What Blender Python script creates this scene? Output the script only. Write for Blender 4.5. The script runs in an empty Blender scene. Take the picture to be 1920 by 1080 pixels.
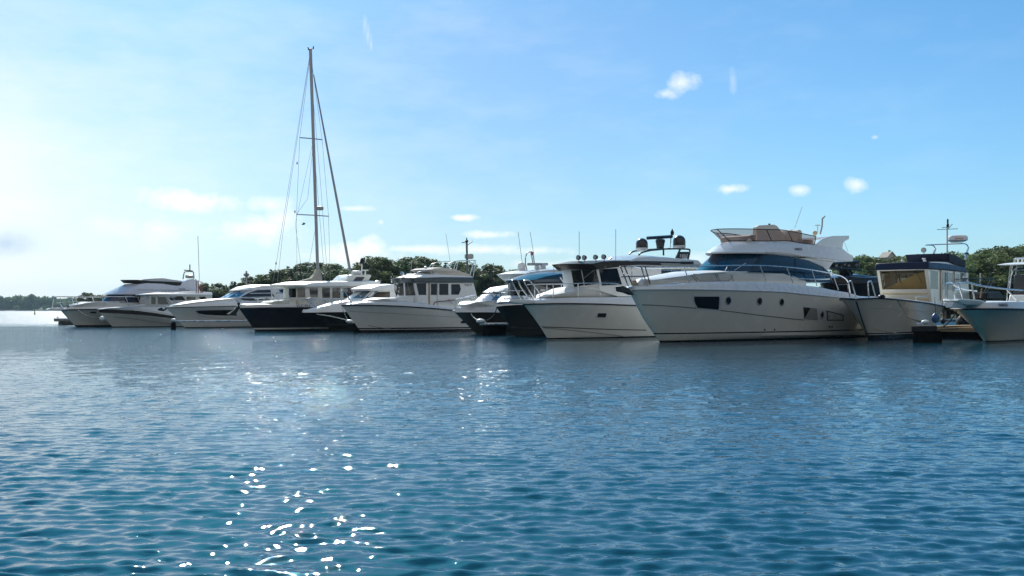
import bpy, bmesh, math, random
from mathutils import Vector, Matrix, geometry
from mathutils.bvhtree import BVHTree
import numpy as np
R = math.radians
random.seed(7)
SC = bpy.context.scene
COL = SC.collection
# ---------------------------------------------------------------- camera model (35 mm lens, eye 1.5 m above the water)
F, CX, HZ, CH = 1867.0, 960.0, 581.0, 1.5
CAM = Vector((0, 0, CH))
def ray(px, py): return Vector(((px - CX) / F, 1.0, (HZ - py) / F))
def at(px, py, Y): return CAM + ray(px, py) * Y
def onwater(px, py): return at(px, py, CH * F / (py - HZ))
# ---------------------------------------------------------------- materials
MATS = {}
def nd(nt, t, **kw):
    n = nt.nodes.new(t)
    for k, v in kw.items():
        if k in n.inputs: n.inputs[k].default_value = v
        else: setattr(n, k, v)
    return n
def mat(name, col, rough=.4, metal=0, var=.06, scale=3.0, bands=None, coat=0, bump=0, bscale=40, spec=.5, rvar=.08, streak=0, trans=0):
    if name in MATS: return MATS[name]
    m = bpy.data.materials.new(name); m.use_nodes = True; nt = m.node_tree; L = nt.links
    p = nt.nodes['Principled BSDF']
    tc = nd(nt, 'ShaderNodeTexCoord')
    no = nd(nt, 'ShaderNodeTexNoise', Scale=scale, Detail=5.0)
    L.new(tc.outputs['Object'], no.inputs['Vector'])
    mr = nd(nt, 'ShaderNodeMapRange'); mr.inputs[1].default_value = .3; mr.inputs[2].default_value = .7
    mr.inputs[3].default_value = 1 - var; mr.inputs[4].default_value = 1 + var * .4
    L.new(no.outputs['Fac'], mr.inputs[0])
    cur = nd(nt, 'ShaderNodeRGB'); cur.outputs[0].default_value = (*col, 1); cur = cur.outputs[0]
    if bands:
        sx = nd(nt, 'ShaderNodeSeparateXYZ'); L.new(tc.outputs['Object'], sx.inputs[0])
        for z0, z1, c in bands:
            a = nd(nt, 'ShaderNodeMath', operation='GREATER_THAN'); a.inputs[1].default_value = z0; L.new(sx.outputs[2], a.inputs[0])
            b = nd(nt, 'ShaderNodeMath', operation='LESS_THAN'); b.inputs[1].default_value = z1; L.new(sx.outputs[2], b.inputs[0])
            c_ = nd(nt, 'ShaderNodeMath', operation='MULTIPLY'); L.new(a.outputs[0], c_.inputs[0]); L.new(b.outputs[0], c_.inputs[1])
            mx = nd(nt, 'ShaderNodeMix', data_type='RGBA'); L.new(c_.outputs[0], mx.inputs[0]); L.new(cur, mx.inputs[6]); mx.inputs[7].default_value = (*c, 1)
            cur = mx.outputs[2]
    mu = nd(nt, 'ShaderNodeMix', data_type='RGBA', blend_type='MULTIPLY'); mu.inputs[0].default_value = 1
    L.new(cur, mu.inputs[6]); L.new(mr.outputs[0], mu.inputs[7]); cur = mu.outputs[2]
    if streak:   # faint run-off stains down the topsides
        mp = nd(nt, 'ShaderNodeMapping'); mp.inputs['Scale'].default_value = (2.2, 2.2, .12); L.new(tc.outputs['Object'], mp.inputs[0])
        n2 = nd(nt, 'ShaderNodeTexNoise', Scale=3.0, Detail=6.0); L.new(mp.outputs[0], n2.inputs['Vector'])
        m2 = nd(nt, 'ShaderNodeMapRange'); m2.inputs[1].default_value = .55; m2.inputs[2].default_value = .8; m2.inputs[3].default_value = 0; m2.inputs[4].default_value = streak
        L.new(n2.outputs['Fac'], m2.inputs[0])
        mx = nd(nt, 'ShaderNodeMix', data_type='RGBA'); L.new(m2.outputs[0], mx.inputs[0]); L.new(cur, mx.inputs[6]); mx.inputs[7].default_value = (.25, .22, .15, 1); cur = mx.outputs[2]
    L.new(cur, p.inputs['Base Color'])
    r2 = nd(nt, 'ShaderNodeMapRange'); r2.inputs[1].default_value = .3; r2.inputs[2].default_value = .7
    r2.inputs[3].default_value = max(.01, rough - rvar * rough); r2.inputs[4].default_value = rough + rvar
    L.new(no.outputs['Fac'], r2.inputs[0]); L.new(r2.outputs[0], p.inputs['Roughness'])
    p.inputs['Metallic'].default_value = metal; p.inputs['Specular IOR Level'].default_value = spec
    p.inputs['Coat Weight'].default_value = coat; p.inputs['Coat Roughness'].default_value = .06
    p.inputs['Transmission Weight'].default_value = trans
    if bump:
        nb = nd(nt, 'ShaderNodeTexNoise', Scale=float(bscale), Detail=3.0); L.new(tc.outputs['Object'], nb.inputs['Vector'])
        bp = nd(nt, 'ShaderNodeBump', Strength=1.0, Distance=bump); L.new(nb.outputs['Fac'], bp.inputs['Height']); L.new(bp.outputs[0], p.inputs['Normal'])
    MATS[name] = m
    return m
def glass(name, tint, fac=.5, rough=.02, clear=(.5, .5, .5)):
    """window pane: tinted see-through glass with a mirror-like skin"""
    if name in MATS: return MATS[name]
    m = bpy.data.materials.new(name); m.use_nodes = True; nt = m.node_tree; L = nt.links
    p = nt.nodes['Principled BSDF']; out = nt.nodes['Material Output']
    p.inputs['Base Color'].default_value = (*tint, 1); p.inputs['Roughness'].default_value = rough; p.inputs['Specular IOR Level'].default_value = .45
    p.inputs['IOR'].default_value = 1.5
    tc = nd(nt, 'ShaderNodeTexCoord'); n2 = nd(nt, 'ShaderNodeTexNoise', Scale=1.3, Detail=2.0); L.new(tc.outputs['Object'], n2.inputs['Vector'])
    bp = nd(nt, 'ShaderNodeBump', Strength=.25, Distance=.03); L.new(n2.outputs['Fac'], bp.inputs['Height']); L.new(bp.outputs[0], p.inputs['Normal'])
    t = nd(nt, 'ShaderNodeBsdfTransparent'); t.inputs[0].default_value = (*clear, 1)
    mx = nd(nt, 'ShaderNodeMixShader'); mx.inputs[0].default_value = fac
    L.new(t.outputs[0], mx.inputs[1]); L.new(p.outputs[0], mx.inputs[2]); L.new(mx.outputs[0], out.inputs[0])
    MATS[name] = m
    return m
# ---------------------------------------------------------------- objects
def tag(o, label=None, cat=None, group=None, kind=None):
    if label: o['label'] = label
    if cat: o['category'] = cat
    if group: o['group'] = group
    if kind: o['kind'] = kind
    return o
def empty(name, loc, rz=0):
    o = bpy.data.objects.new(name, None); o.location = loc; o.rotation_euler = (0, 0, rz); o.empty_display_size = .3; COL.objects.link(o); return o
class MB:
    def __init__(s): s.v = []; s.f = []
    def add(s, vs, fs):
        n = len(s.v); s.v += [tuple(v) for v in vs]; s.f += [tuple(i + n for i in f) for f in fs]; return s
    def box(s, x0, x1, y0, y1, z0, z1):
        return s.add([(x, y, z) for x in (x0, x1) for y in (y0, y1) for z in (z0, z1)],
                     [(0, 1, 3, 2), (4, 6, 7, 5), (0, 4, 5, 1), (2, 3, 7, 6), (0, 2, 6, 4), (1, 5, 7, 3)])
    def tube(s, pts, r, n=7, cap=True):
        pts = [Vector(p) for p in pts]; rs = r if isinstance(r, (list, tuple)) else [r] * len(pts)
        rings = []
        for i, p in enumerate(pts):
            d = (pts[min(i + 1, len(pts) - 1)] - pts[max(i - 1, 0)])
            d = d.normalized() if d.length > 1e-7 else Vector((0, 0, 1))
            u = d.cross(Vector((0, 0, 1))) if abs(d.z) < .95 else d.cross(Vector((1, 0, 0)))
            u.normalize(); w = d.cross(u)
            rings.append([p + (u * math.cos(a) + w * math.sin(a)) * rs[i] for a in [2 * math.pi * k / n for k in range(n)]])
        vs = [v for rg in rings for v in rg]
        fs = [(i * n + k, i * n + (k + 1) % n, (i + 1) * n + (k + 1) % n, (i + 1) * n + k) for i in range(len(pts) - 1) for k in range(n)]
        if cap: fs += [tuple(range(n))[::-1], tuple((len(pts) - 1) * n + k for k in range(n))]
        return s.add(vs, fs)
    def lathe(s, c, prof, n=16, axis='z'):
        """prof: (radius, along) pairs"""
        c = Vector(c); rings = []
        for r, h in prof:
            for k in range(n):
                a = 2 * math.pi * k / n; q = (r * math.cos(a), r * math.sin(a), h)
                if axis == 'x': q = (q[2], q[0], q[1])
                if axis == 'y': q = (q[0], q[2], q[1])
                rings.append(c + Vector(q))
        m = len(prof)
        fs = [(i * n + k, i * n + (k + 1) % n, (i + 1) * n + (k + 1) % n, (i + 1) * n + k) for i in range(m - 1) for k in range(n)]
        fs += [tuple(range(n))[::-1], tuple((m - 1) * n + k for k in range(n))]
        return s.add(rings, fs)
    def mirror(s):
        n = len(s.v); s.v += [(x, -y, z) for x, y, z in s.v]; s.f += [tuple(i + n for i in f[::-1]) for f in list(s.f)]; return s
    def build(s, name, m, parent=None, bevel=0, sharp=35, seg=2):
        me = bpy.data.meshes.new(name); me.from_pydata(s.v, [], s.f)
        bm = bmesh.new(); bm.from_mesh(me); bmesh.ops.remove_doubles(bm, verts=bm.verts, dist=1e-5); bmesh.ops.recalc_face_normals(bm, faces=bm.faces); bm.to_mesh(me); bm.free()
        me.polygons.foreach_set('use_smooth', [True] * len(me.polygons)); me.set_sharp_from_angle(angle=R(sharp)); me.update()
        me.materials.append(m)
        o = bpy.data.objects.new(name, me); COL.objects.link(o)
        if parent: o.parent = parent
        if bevel:
            b = o.modifiers.new('bevel', 'BEVEL'); b.width = bevel; b.segments = seg; b.limit_method = 'ANGLE'; b.angle_limit = R(32)
        return o
def lerp(a, b, t): return a + (b - a) * t
def interp(x, pts):
    if x <= pts[0][0]: return pts[0][1]
    for (x0, y0), (x1, y1) in zip(pts, pts[1:]):
        if x <= x1: return y0 + (y1 - y0) * (x - x0) / max(1e-9, x1 - x0)
    (x0, y0), (x1, y1) = pts[-2:]
    return y1
def smoothpts(pts, n=6):
    """Catmull-Rom through 3-D points"""
    pts = [Vector(p) for p in pts]
    if len(pts) < 3: return pts
    out = []
    for i in range(len(pts) - 1):
        p0, p1, p2, p3 = pts[max(i - 1, 0)], pts[i], pts[i + 1], pts[min(i + 2, len(pts) - 1)]
        for k in range(n):
            t = k / n
            out.append(.5 * ((2 * p1) + (p2 - p0) * t + (2 * p0 - 5 * p1 + 4 * p2 - p3) * t * t + (3 * p1 - p0 - 3 * p2 + p3) * t ** 3))
    return out + [pts[-1]]
# ---------------------------------------------------------------- boats
class Boat:
    """local frame: x aft from the stem at the waterline, y to starboard, z up (port side, y < 0, faces the camera)"""
    def __init__(s, name, label, cat, px, py, theta=41, group=None, Y=None):
        s.O = onwater(px, py) if Y is None else Vector(((px - CX) / F * Y, Y, 0)); s.O.z = 0
        t = R(theta); s.a = Vector((math.cos(t), math.sin(t), 0)); s.s = Vector((-math.sin(t), math.cos(t), 0))
        s.root = tag(empty(name, s.O, t), label, cat, group)
        s.c = s.l(CAM); s.bv = {}
    def l(s, w): d = w - s.O; return Vector((d.dot(s.a), d.dot(s.s), d.z))
    def d(s, px, py): r = ray(px, py); return Vector((r.dot(s.a), r.dot(s.s), r.z))
    def on(s, px, py, b=0): d = s.d(px, py); return s.c + d * ((-b - s.c.y) / d.y)
    def onx(s, px, py, x): d = s.d(px, py); return s.c + d * ((x - s.c.x) / d.x)
    def onz(s, px, py, z): d = s.d(px, py); return s.c + d * ((z - s.c.z) / d.z)
    def plan(s, px, py, f):
        d = s.d(px, py); Y = s.O.y; lo = None; n = 500
        g = lambda t: (s.c.y + d.y * t) + f(s.c.x + d.x * t)
        t0, t1 = Y * .7, Y * 1.9; prev = t0
        for i in range(1, n + 1):
            t = t0 + (t1 - t0) * i / n
            if g(t) >= 0:
                a, b = prev, t
                for _ in range(30):
                    m = (a + b) / 2
                    if g(m) >= 0: b = m
                    else: a = m
                return s.c + d * b
            prev = t
        return s.c + d * t1
    # --- hull -------------------------------------------------------------
    def hull(s, L, B, stem, sheer, m, te=.55, pw=2.0, pq=1.0, wf=.82, fl=1.6, zb=-.4, vc=.2, fine=(.8, 1.5), aft=.94, rub=None, rubr=.035, transom=.0, name='hull'):
        st = sorted([(p.z, p.x) for p in (s.on(x, y, 0) for x, y in stem)]); xtip, ztip = st[-1][1], st[-1][0]
        z0, x0 = st[0]
        xs = lambda z: interp(z, st) if z >= z0 else x0 + (z0 - z) * 1.3
        S = lambda u, te, pw, pq: (max(0., 1 - (1 - min(max(u, 0.) / te, 1)) ** pw)) ** pq * (1 - (1 - aft) * max(0, (u - .55) / .45))
        hs = lambda x: B / 2 * S((x - xtip) / (L - xtip), te, pw, pq)
        sp = [s.plan(x, y, hs) for x, y in sheer]; zs_ = sorted([(p.x, p.z) for p in sp] + [(xtip, ztip)])
        if zs_[-1][0] < L:   # carry the last slope on, flattening
            (xa, za), (xb, zb_) = zs_[-2:]; sl = (zb_ - za) / max(.3, xb - xa); zs_.append((L, zb_ + sl * .35 * (L - xb)))
        zs = lambda x: interp(x, zs_)
        NV, NU = 18, 46; rows = []
        for j in range(NV + 1):
            v = j / NV; zt = zb + (ztip - zb) * v; row = []
            xst = xs(zt)
            if v <= vc: bf = wf * (v / vc) ** .6; w = 0
            else: w = (v - vc) / (1 - vc); bf = wf + (1 - wf) * w ** fl
            for i in range(NU + 1):
                u = (i / NU) ** 1.7
                x = xst + (L - transom * (1 - v) - xst) * u
                h = B / 2 * bf * S(u, lerp(fine[0], te, w), lerp(fine[1], pw, w), lerp(1.0 if pq == 1 else lerp(pq, 1, .3), pq, w))
                z = zb + (zs(xtip + (L - xtip) * u) - zb) * v
                row.append((x, h, z))
            rows.append(row)
        mb = MB(); n = NU + 1
        for sg in (-1, 1):
            mb.add([(x, sg * h, z) for row in rows for x, h, z in row],
                   [((j + 1) * n + i, (j + 1) * n + i + 1, j * n + i + 1, j * n + i)[::sg] for j in range(NV) for i in range(NU)])
        tr = [(r[-1][0], -r[-1][1], r[-1][2]) for r in rows] + [(r[-1][0], r[-1][1], r[-1][2]) for r in reversed(rows)]
        mb.add(tr, [tuple(range(len(tr)))])
        dk = [(x, h, z - .01) for x, h, z in rows[-1]]
        mb.add([(x, -h, z) for x, h, z in dk] + [(x, h, z) for x, h, z in dk], [(i, i + 1, n + i + 1, n + i) for i in range(n - 1)])
        s.hullo = mb.build(name, m, s.root, sharp=28)
        s.reg(s.hullo); s.hs = hs; s.zs = zs; s.xtip = xtip; s.L = L; s.B = B
        if rub:
            pp = [(x, -h - rubr * .3, z) for x, h, z in rows[-1]]
            q = MB().tube(pp, rubr, 6); q.mirror(); q.build('rub_rail', rub, s.root)
        return s.hullo
    def bulwark(s, top, m, inset=.06, name='bulwark', deckm=None, camber=.06, x1=None):
        """raised topsides from the sheer up to a deck edge traced in the photograph"""
        f = lambda x: max(0, s.hs(x) - inset)
        zt_ = sorted([(p.x, p.z) for p in (s.plan(x, y, f) for x, y in top)])
        zt = lambda x: max(interp(x, zt_), s.zs(x) + .02)
        s.zd = zt; n = 44; x1 = x1 or s.L
        xsx = [s.xtip + (x1 - s.xtip) * (i / n) ** 1.6 for i in range(n + 1)]
        mb = MB(); 
        for sg in (-1, 1):
            lo = [(x, sg * s.hs(x), s.zs(x)) for x in xsx]; mi = [(x + .02, sg * (s.hs(x) * .995 - inset * .35), lerp(s.zs(x), zt(x), .75)) for x in xsx]; hi = [(x + .05, sg * max(0, s.hs(x) - inset), zt(x)) for x in xsx]
            k = n + 1
            mb.add(lo + mi + hi, [((r + 1) * k + i, (r + 1) * k + i + 1, r * k + i + 1, r * k + i)[::sg] for r in (0, 1) for i in range(n)])
        o = mb.build(name, m, s.root); s.reg(o)
        db = MB(); W = 6; vs = []
        for x in xsx:
            h = max(0, s.hs(x) - inset)
            for k in range(W + 1):
                q = -1 + 2 * k / W; vs.append((x + .05, q * h, zt(x) + camber * (1 - q * q) - .004))
        db.add(vs, [(i * (W + 1) + k, i * (W + 1) + k + 1, (i + 1) * (W + 1) + k + 1, (i + 1) * (W + 1) + k) for i in range(n) for k in range(W)])
        s.reg(db.build('deck', deckm or m, s.root)); return o
    def reg(s, o):
        me = o.data; s.bv[o.name] = BVHTree.FromPolygons([v.co.copy() for v in me.vertices], [tuple(p.vertices) for p in me.polygons]); return o
    def hit(s, px, py, o):
        h = s.bv[o.name].ray_cast(s.c, s.d(px, py).normalized())
        if h[0] is None: return None
        n = h[1]
        if n.dot(s.d(px, py)) > 0: n = -n
        return h[0], n
    def decal(s, o, pts, m, name, out=.012, step=5, parent=None, thick=.03, smooth=False):
        """a pane or panel that follows the surface of part o inside an outline given in photograph pixels"""
        P = [Vector(p) for p in pts]
        if smooth: P = [Vector(p[:2]) for p in smoothpts([(x, y, 0) for x, y in pts] + [(pts[0][0], pts[0][1], 0)], 5)][:-1]
        edge = []
        for a, b in zip(P, P[1:] + P[:1]):
            k = max(1, int((b - a).length / step))
            edge += [a + (b - a) * (i / k) for i in range(k)]
        c = sum(edge, Vector((0, 0))) / len(edge)
        xs = [p.x for p in edge]; ys = [p.y for p in edge]; inn = []
        def inside(q):
            r = False
            for a, b in zip(edge, edge[1:] + edge[:1]):
                if (a.y > q.y) != (b.y > q.y) and q.x < (b.x - a.x) * (q.y - a.y) / (b.y - a.y) + a.x: r = not r
            return r
        y = min(ys) + step
        while y < max(ys):
            x = min(xs) + step
            while x < max(xs):
                q = Vector((x, y))
                if inside(q) and min((q - e).length for e in edge) > step * .45: inn.append(q)
                x += step
            y += step
        n = len(edge)
        vv, ee, ff, ov, oe, of = geometry.delaunay_2d_cdt(edge + inn, [(i, (i + 1) % n) for i in range(n)], [], 1, 1e-6)
        V = []; last = None
        for q in vv:
            h = None
            for k in range(25):
                h = s.hit(*(c + (q - c) * (1 - k * .04)), o)
                if h: break
            if not h: return None
            V.append((h[0] + h[1] * out, h[1]))
        mb = MB(); mb.add([v for v, _ in V], ff)
        k = len(V); bd = {}
        for f in ff:
            for a, b in zip(f, f[1:] + f[:1]):
                bd[(a, b)] = bd.get((a, b), 0) + 1
        rim = [(a, b) for a, b in bd if (b, a) not in bd]
        mb.v += [tuple(v - nn * thick) for v, nn in V]
        mb.f += [(b, a, a + k, b + k) for a, b in rim]
        me = mb.build(name, m, parent or s.root, sharp=40); s.reg(me)
        return me
    def stripe(s, o, line, w, m, name, out=.01, parent=None, thick=.02):
        L = [Vector((x, y)) for x, y in line]
        L2 = [Vector(p[:2]) for p in smoothpts([(p.x, p.y, 0) for p in L], 5)] if len(L) > 2 else [L[0] + (L[1] - L[0]) * (i / 12) for i in range(13)]
        up, dn = [], []
        for i, p in enumerate(L2):
            d = (L2[min(i + 1, len(L2) - 1)] - L2[max(i - 1, 0)]).normalized(); q = Vector((-d.y, d.x)) * w / 2
            a, b = s.hit(*(p + q), o), s.hit(*(p - q), o)
            if a and b: up.append(a[0] + a[1] * out); dn.append(b[0] + b[1] * out)
        n = len(up)
        if n < 2: return None
        return MB().add(up + dn, [(i, i + 1, n + i + 1, n + i) for i in range(n - 1)]).build(name, m, parent or s.root)
    # --- superstructure ---------------------------------------------------
    def loft(s, name, m, pts, parent=None, nb=10, bevel=.03, sm=0, seg=2):
        """solid between a port outline (photograph pixel x, y, half breadth, forward bulge of the cross curve) and its mirror image"""
        Q = []
        for p in pts:
            px, py, b = p[:3]; q = s.on(px, py, b); Q.append((q.x, b, q.z, p[3] if len(p) > 3 else 0, p[4] if len(p) > 4 else 0))
        return s.solid(name, m, Q, parent, nb, bevel, seg)
    def solid(s, name, m, Q, parent=None, nb=10, bevel=.03, seg=2):
        """Q: x, half breadth, z, bulge forward, crown upward"""
        n = len(Q); mb = MB(); vs = []
        for x, b, z, bu, cr in Q:
            for k in range(nb + 1):
                q = -1 + 2 * k / nb; vs.append((x - bu * (1 - q * q), q * b, z + cr * (1 - q * q)))
        W = nb + 1
        fs = [(i * W + k, i * W + k + 1, ((i + 1) % n) * W + k + 1, ((i + 1) % n) * W + k) for i in range(n) for k in range(nb)]
        tri = geometry.tessellate_polygon([[Vector((x, z, 0)) for x, b, z, bu, cr in Q]])
        for t in tri:
            fs.append(tuple(i * W for i in t)); fs.append(tuple(i * W + nb for i in t)[::-1])
        mb.add(vs, fs)
        me = bpy.data.meshes.new('t')
        o = mb.build(name, m, parent or s.root, bevel=bevel, seg=seg); 
        return s.reg(o)
    def ribbon(s, name, m, low, top, parent=None, nb=14):
        """open screen: both lines run from the front corner aft (pixel x, y, half breadth, bulge)"""
        A = [(s.on(*p[:3]), p) for p in low]; T = [(s.on(*p[:3]), p) for p in top]
        def row(X):
            q0, p0 = X[0]; b = p0[2]; bu = p0[3]
            fr = [Vector((q0.x - bu * (1 - (k / nb * 2 - 1) ** 2), (k / nb * 2 - 1) * b, q0.z)) for k in range(nb + 1)]
            port = [q for q, p in X[1:]][::-1]; star = [Vector((q.x, -q.y, q.z)) for q, p in X[1:]]
            return port + fr + star
        a, t = row(A), row(T); n = len(a)
        o = MB().add(a + t, [(i, i + 1, n + i + 1, n + i) for i in range(n - 1)]).build(name, m, parent or s.root, sharp=60)
        s.reg(o); return a, t, o
    def tubes(s, name, m, lines, r=.02, mirror=False, parent=None, n=6):
        if not isinstance(r, (list, tuple)) and r < .035 and m in (MATS.get('stainless steel'), MATS.get('dark steel'), MATS.get('black powder coated tube')): r *= 1.35
        mb = MB()
        for L in lines: mb.tube(L, r, n)
        if mirror: mb.mirror()
        return mb.build(name, m, parent or s.root)
    def rail(s, top, posts, m, inset=.1, r=.018, name='guard_rail', mirror=True, posts_r=None, extra=()):
        r *= 1.35 * max(1, s.O.y / 60)
        """guard rail along the deck edge: top line and stanchions (x_top, y_top, x_foot, y_foot) traced on the deck-edge plan"""
        f = lambda x: max(.0, s.hs(x) - inset)
        tl = smoothpts([s.plan(x, y, f) for x, y in top], 4); mb = MB(); mb.tube(tl, r, 6)
        for a, b, c, d in posts: mb.tube([s.plan(a, b, f), s.plan(c, d, f)], posts_r or r * .85, 6)
        for e in extra: mb.tube(smoothpts([s.plan(x, y, f) for x, y in e], 4), r * .8, 6)
        if mirror: mb.mirror()
        return mb.build(name, m, s.root)
    def text(s, o, txt, px, py, wpx, m, name='lettering', out=.012, parent=None, hscale=1.0):
        a, b, c = s.hit(px - wpx / 2, py, o), s.hit(px + wpx / 2, py, o), s.hit(px, py, o)
        if not (a and b and c): return None
        X = (b[0] - a[0]); W = X.length; X.normalize(); N = c[1]; Yv = N.cross(X).normalized(); N = X.cross(Yv)
        return words3d(txt, s.root if parent is None else parent, Matrix((X, Yv, N)).transposed().to_4x4(), c[0] + N * out, W, m, name, hscale)
def words3d(txt, parent, rot, loc, W, m, name='lettering', hscale=1.0):
    cu = bpy.data.curves.new('t', 'FONT'); cu.body = txt; cu.align_x = 'CENTER'; cu.align_y = 'CENTER'; cu.extrude = .01
    t = bpy.data.objects.new('t', cu); COL.objects.link(t)
    dg = bpy.context.evaluated_depsgraph_get(); dg.update()
    me = bpy.data.meshes.new_from_object(t.evaluated_get(dg)); bpy.data.objects.remove(t)
    w = max(v.co.x for v in me.vertices) - min(v.co.x for v in me.vertices); k = W / w
    me.transform(Matrix.Translation(loc) @ rot @ Matrix.Diagonal((k, k * hscale, 1 * .4, 1)))
    me.materials.clear(); me.materials.append(m); me.name = name
    o2 = bpy.data.objects.new(name, me); COL.objects.link(o2); o2.parent = parent
    return o2
# ================================================================ camera, light, sky
cam = bpy.data.cameras.new('camera'); co = bpy.data.objects.new('camera', cam); COL.objects.link(co)
co.location = CAM; co.rotation_euler = (R(90), 0, 0)
cam.sensor_width = 36; cam.lens = F / 1920 * 36; cam.shift_y = (HZ - 540) / 1920; cam.clip_end = 20000; cam.clip_start = .1
SC.camera = co
SUN_AZ, SUN_EL = -15.5, 35.5     # degrees right of the view axis, above the horizon
sd = Vector((math.sin(R(SUN_AZ)) * math.cos(R(SUN_EL)), math.cos(R(SUN_AZ)) * math.cos(R(SUN_EL)), math.sin(R(SUN_EL))))
sl = bpy.data.lights.new('sun', 'SUN'); sl.energy = 5.0; sl.angle = R(.53); sl.color = (1, .95, .87)
so = bpy.data.objects.new('sun', sl); COL.objects.link(so); so.rotation_euler = sd.to_track_quat('Z', 'Y').to_euler(); so.location = (-20, 60, 60)
SC.view_settings.view_transform = 'Standard'; SC.view_settings.look = 'None'; SC.view_settings.gamma = 1; SC.view_settings.exposure = 0.0
w = bpy.data.worlds.new('World'); SC.world = w; w.use_nodes = True
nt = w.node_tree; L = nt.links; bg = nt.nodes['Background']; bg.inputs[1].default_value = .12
sky = nd(nt, 'ShaderNodeTexSky', sky_type='NISHITA', sun_disc=False, sun_elevation=R(SUN_EL), sun_rotation=R(SUN_AZ))
sky.altitude = 0; sky.air_density = 1.0; sky.dust_density = .6; sky.ozone_density = 2.5
def M(op, a, b=None, c=None, clamp=False):
    n = nd(nt, 'ShaderNodeMath', operation=op); n.use_clamp = clamp
    for i, v in enumerate((a, b, c)):
        if v is None: continue
        if isinstance(v, (int, float)): n.inputs[i].default_value = v
        else: L.new(v, n.inputs[i])
    return n.outputs[0]
tcw = nd(nt, 'ShaderNodeTexCoord'); sx = nd(nt, 'ShaderNodeSeparateXYZ'); L.new(tcw.outputs['Generated'], sx.inputs[0])
X, Y, Z = sx.outputs
hyp = M('SQRT', M('ADD', M('MULTIPLY', X, X), M('MULTIPLY', Y, Y)))
AZ = M('ARCTAN2', X, Y); EL = M('DIVIDE', Z, M('MAXIMUM', hyp, .001))
cmb = nd(nt, 'ShaderNodeCombineXYZ'); L.new(AZ, cmb.inputs[0]); L.new(EL, cmb.inputs[1])
n1 = nd(nt, 'ShaderNodeTexNoise', Scale=30.0, Detail=6.0, Roughness=.62); L.new(cmb.outputs[0], n1.inputs['Vector'])
n2 = nd(nt, 'ShaderNodeTexNoise', Scale=9.0, Detail=5.0, Roughness=.6); mpw = nd(nt, 'ShaderNodeMapping'); mpw.inputs['Scale'].default_value = (1, 2.6, 1)
L.new(cmb.outputs[0], mpw.inputs[0]); L.new(mpw.outputs[0], n2.inputs['Vector'])
def gauss(a0, sa, e0, se):
    da = M('DIVIDE', M('SUBTRACT', AZ, a0), sa); de = M('DIVIDE', M('SUBTRACT', EL, e0), se)
    return M('EXPONENT', M('MULTIPLY', M('ADD', M('MULTIPLY', da, da), M('MULTIPLY', de, de)), -1.0))
# thin bright veil round the sun and along the horizon
glow = M('MULTIPLY', gauss(-.66, .36, .06, .21), 1.2)
hor = M('MULTIPLY', M('EXPONENT', M('DIVIDE', M('ABSOLUTE', EL), -.085)), .62)
cir = M('MULTIPLY', M('SUBTRACT', n2.outputs['Fac'], .5), .5)
# small cumulus clouds: azimuth and elevation of each from the photograph (x, y, half width, half height in 1920-px units, density)
clouds = [(362, 378, 66, 16, 1.1), (318, 374, 26, 12, 1), (508, 384, 34, 14, .7), (492, 428, 54, 22, 1), (525, 412, 30, 22, .8), (222, 424, 40, 18, .55), (302, 430, 44, 22, .6),
          (690, 470, 46, 18, 1.2), (660, 484, 70, 20, .8), (770, 467, 90, 6, .7), (918, 440, 42, 6, .9), (868, 408, 24, 5, .9), (664, 391, 30, 4, .6), (900, 468, 70, 8, .8), (1010, 470, 50, 7, .7), (1030, 496, 70, 8, .5),
          (1275, 155, 26, 20, 1.05), (1247, 176, 24, 13, .9), (1374, 150, 9, 24, .4), (1374, 354, 34, 10, 1.3), (1499, 356, 16, 8, .75), (1606, 346, 17, 12, 1.0), (1640, 257, 6, 4, .5),
          (696, 84, 2.5, 14, .22), (690, 66, 3, 14, .2), (684, 48, 3.5, 16, .16), (715, 416, 6, 6, .6), (1310, 485, 30, 12, .6)]
cl = None
for px, py, hw, hh, den in clouds:
    a0 = math.atan((px - CX) / F); e0 = (HZ - py) / F * math.cos(a0)
    da = M('DIVIDE', M('SUBTRACT', AZ, a0), hw / F * (1.5 if px < 1050 and hw > 8 else 1.25)); de = M('DIVIDE', M('SUBTRACT', EL, e0), hh / F * (1.5 if px < 1050 and hw > 8 else 1.25))
    r = M('ADD', M('MULTIPLY', da, da), M('MULTIPLY', de, de))
    v = M('SUBTRACT', 1.0, M('SQRT', r))
    v = M('ADD', v, M('MULTIPLY', M('SUBTRACT', n1.outputs['Fac'], .52), 2.4))
    v = M('MULTIPLY', M('MULTIPLY', M('MAXIMUM', v, 0.0), M('LESS_THAN', r, 3.2)), den * (1.1 if px < 1050 else .8))
    cl = v if cl is None else M('MAXIMUM', cl, v)
cl = M('MINIMUM', cl, .92)
hs_ = nd(nt, 'ShaderNodeHueSaturation'); hs_.inputs['Saturation'].default_value = 1.0; hs_.inputs['Value'].default_value = 1.0; L.new(sky.outputs[0], hs_.inputs['Color'])
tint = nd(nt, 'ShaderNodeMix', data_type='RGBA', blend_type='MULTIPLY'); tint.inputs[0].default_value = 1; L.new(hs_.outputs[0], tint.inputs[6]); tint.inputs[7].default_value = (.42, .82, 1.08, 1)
tg = M('MULTIPLY_ADD', gauss(-.08, .36, .1, .6), -.17, .82); ctg = nd(nt, 'ShaderNodeCombineXYZ'); L.new(M('MULTIPLY_ADD', M('MULTIPLY_ADD', EL, 3.0, -.84, clamp=True), -.27, .42), ctg.inputs[0]); L.new(tg, ctg.inputs[1]); L.new(M('MULTIPLY', tg, 1.29), ctg.inputs[2]); L.new(ctg.outputs[0], tint.inputs[7])
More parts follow.
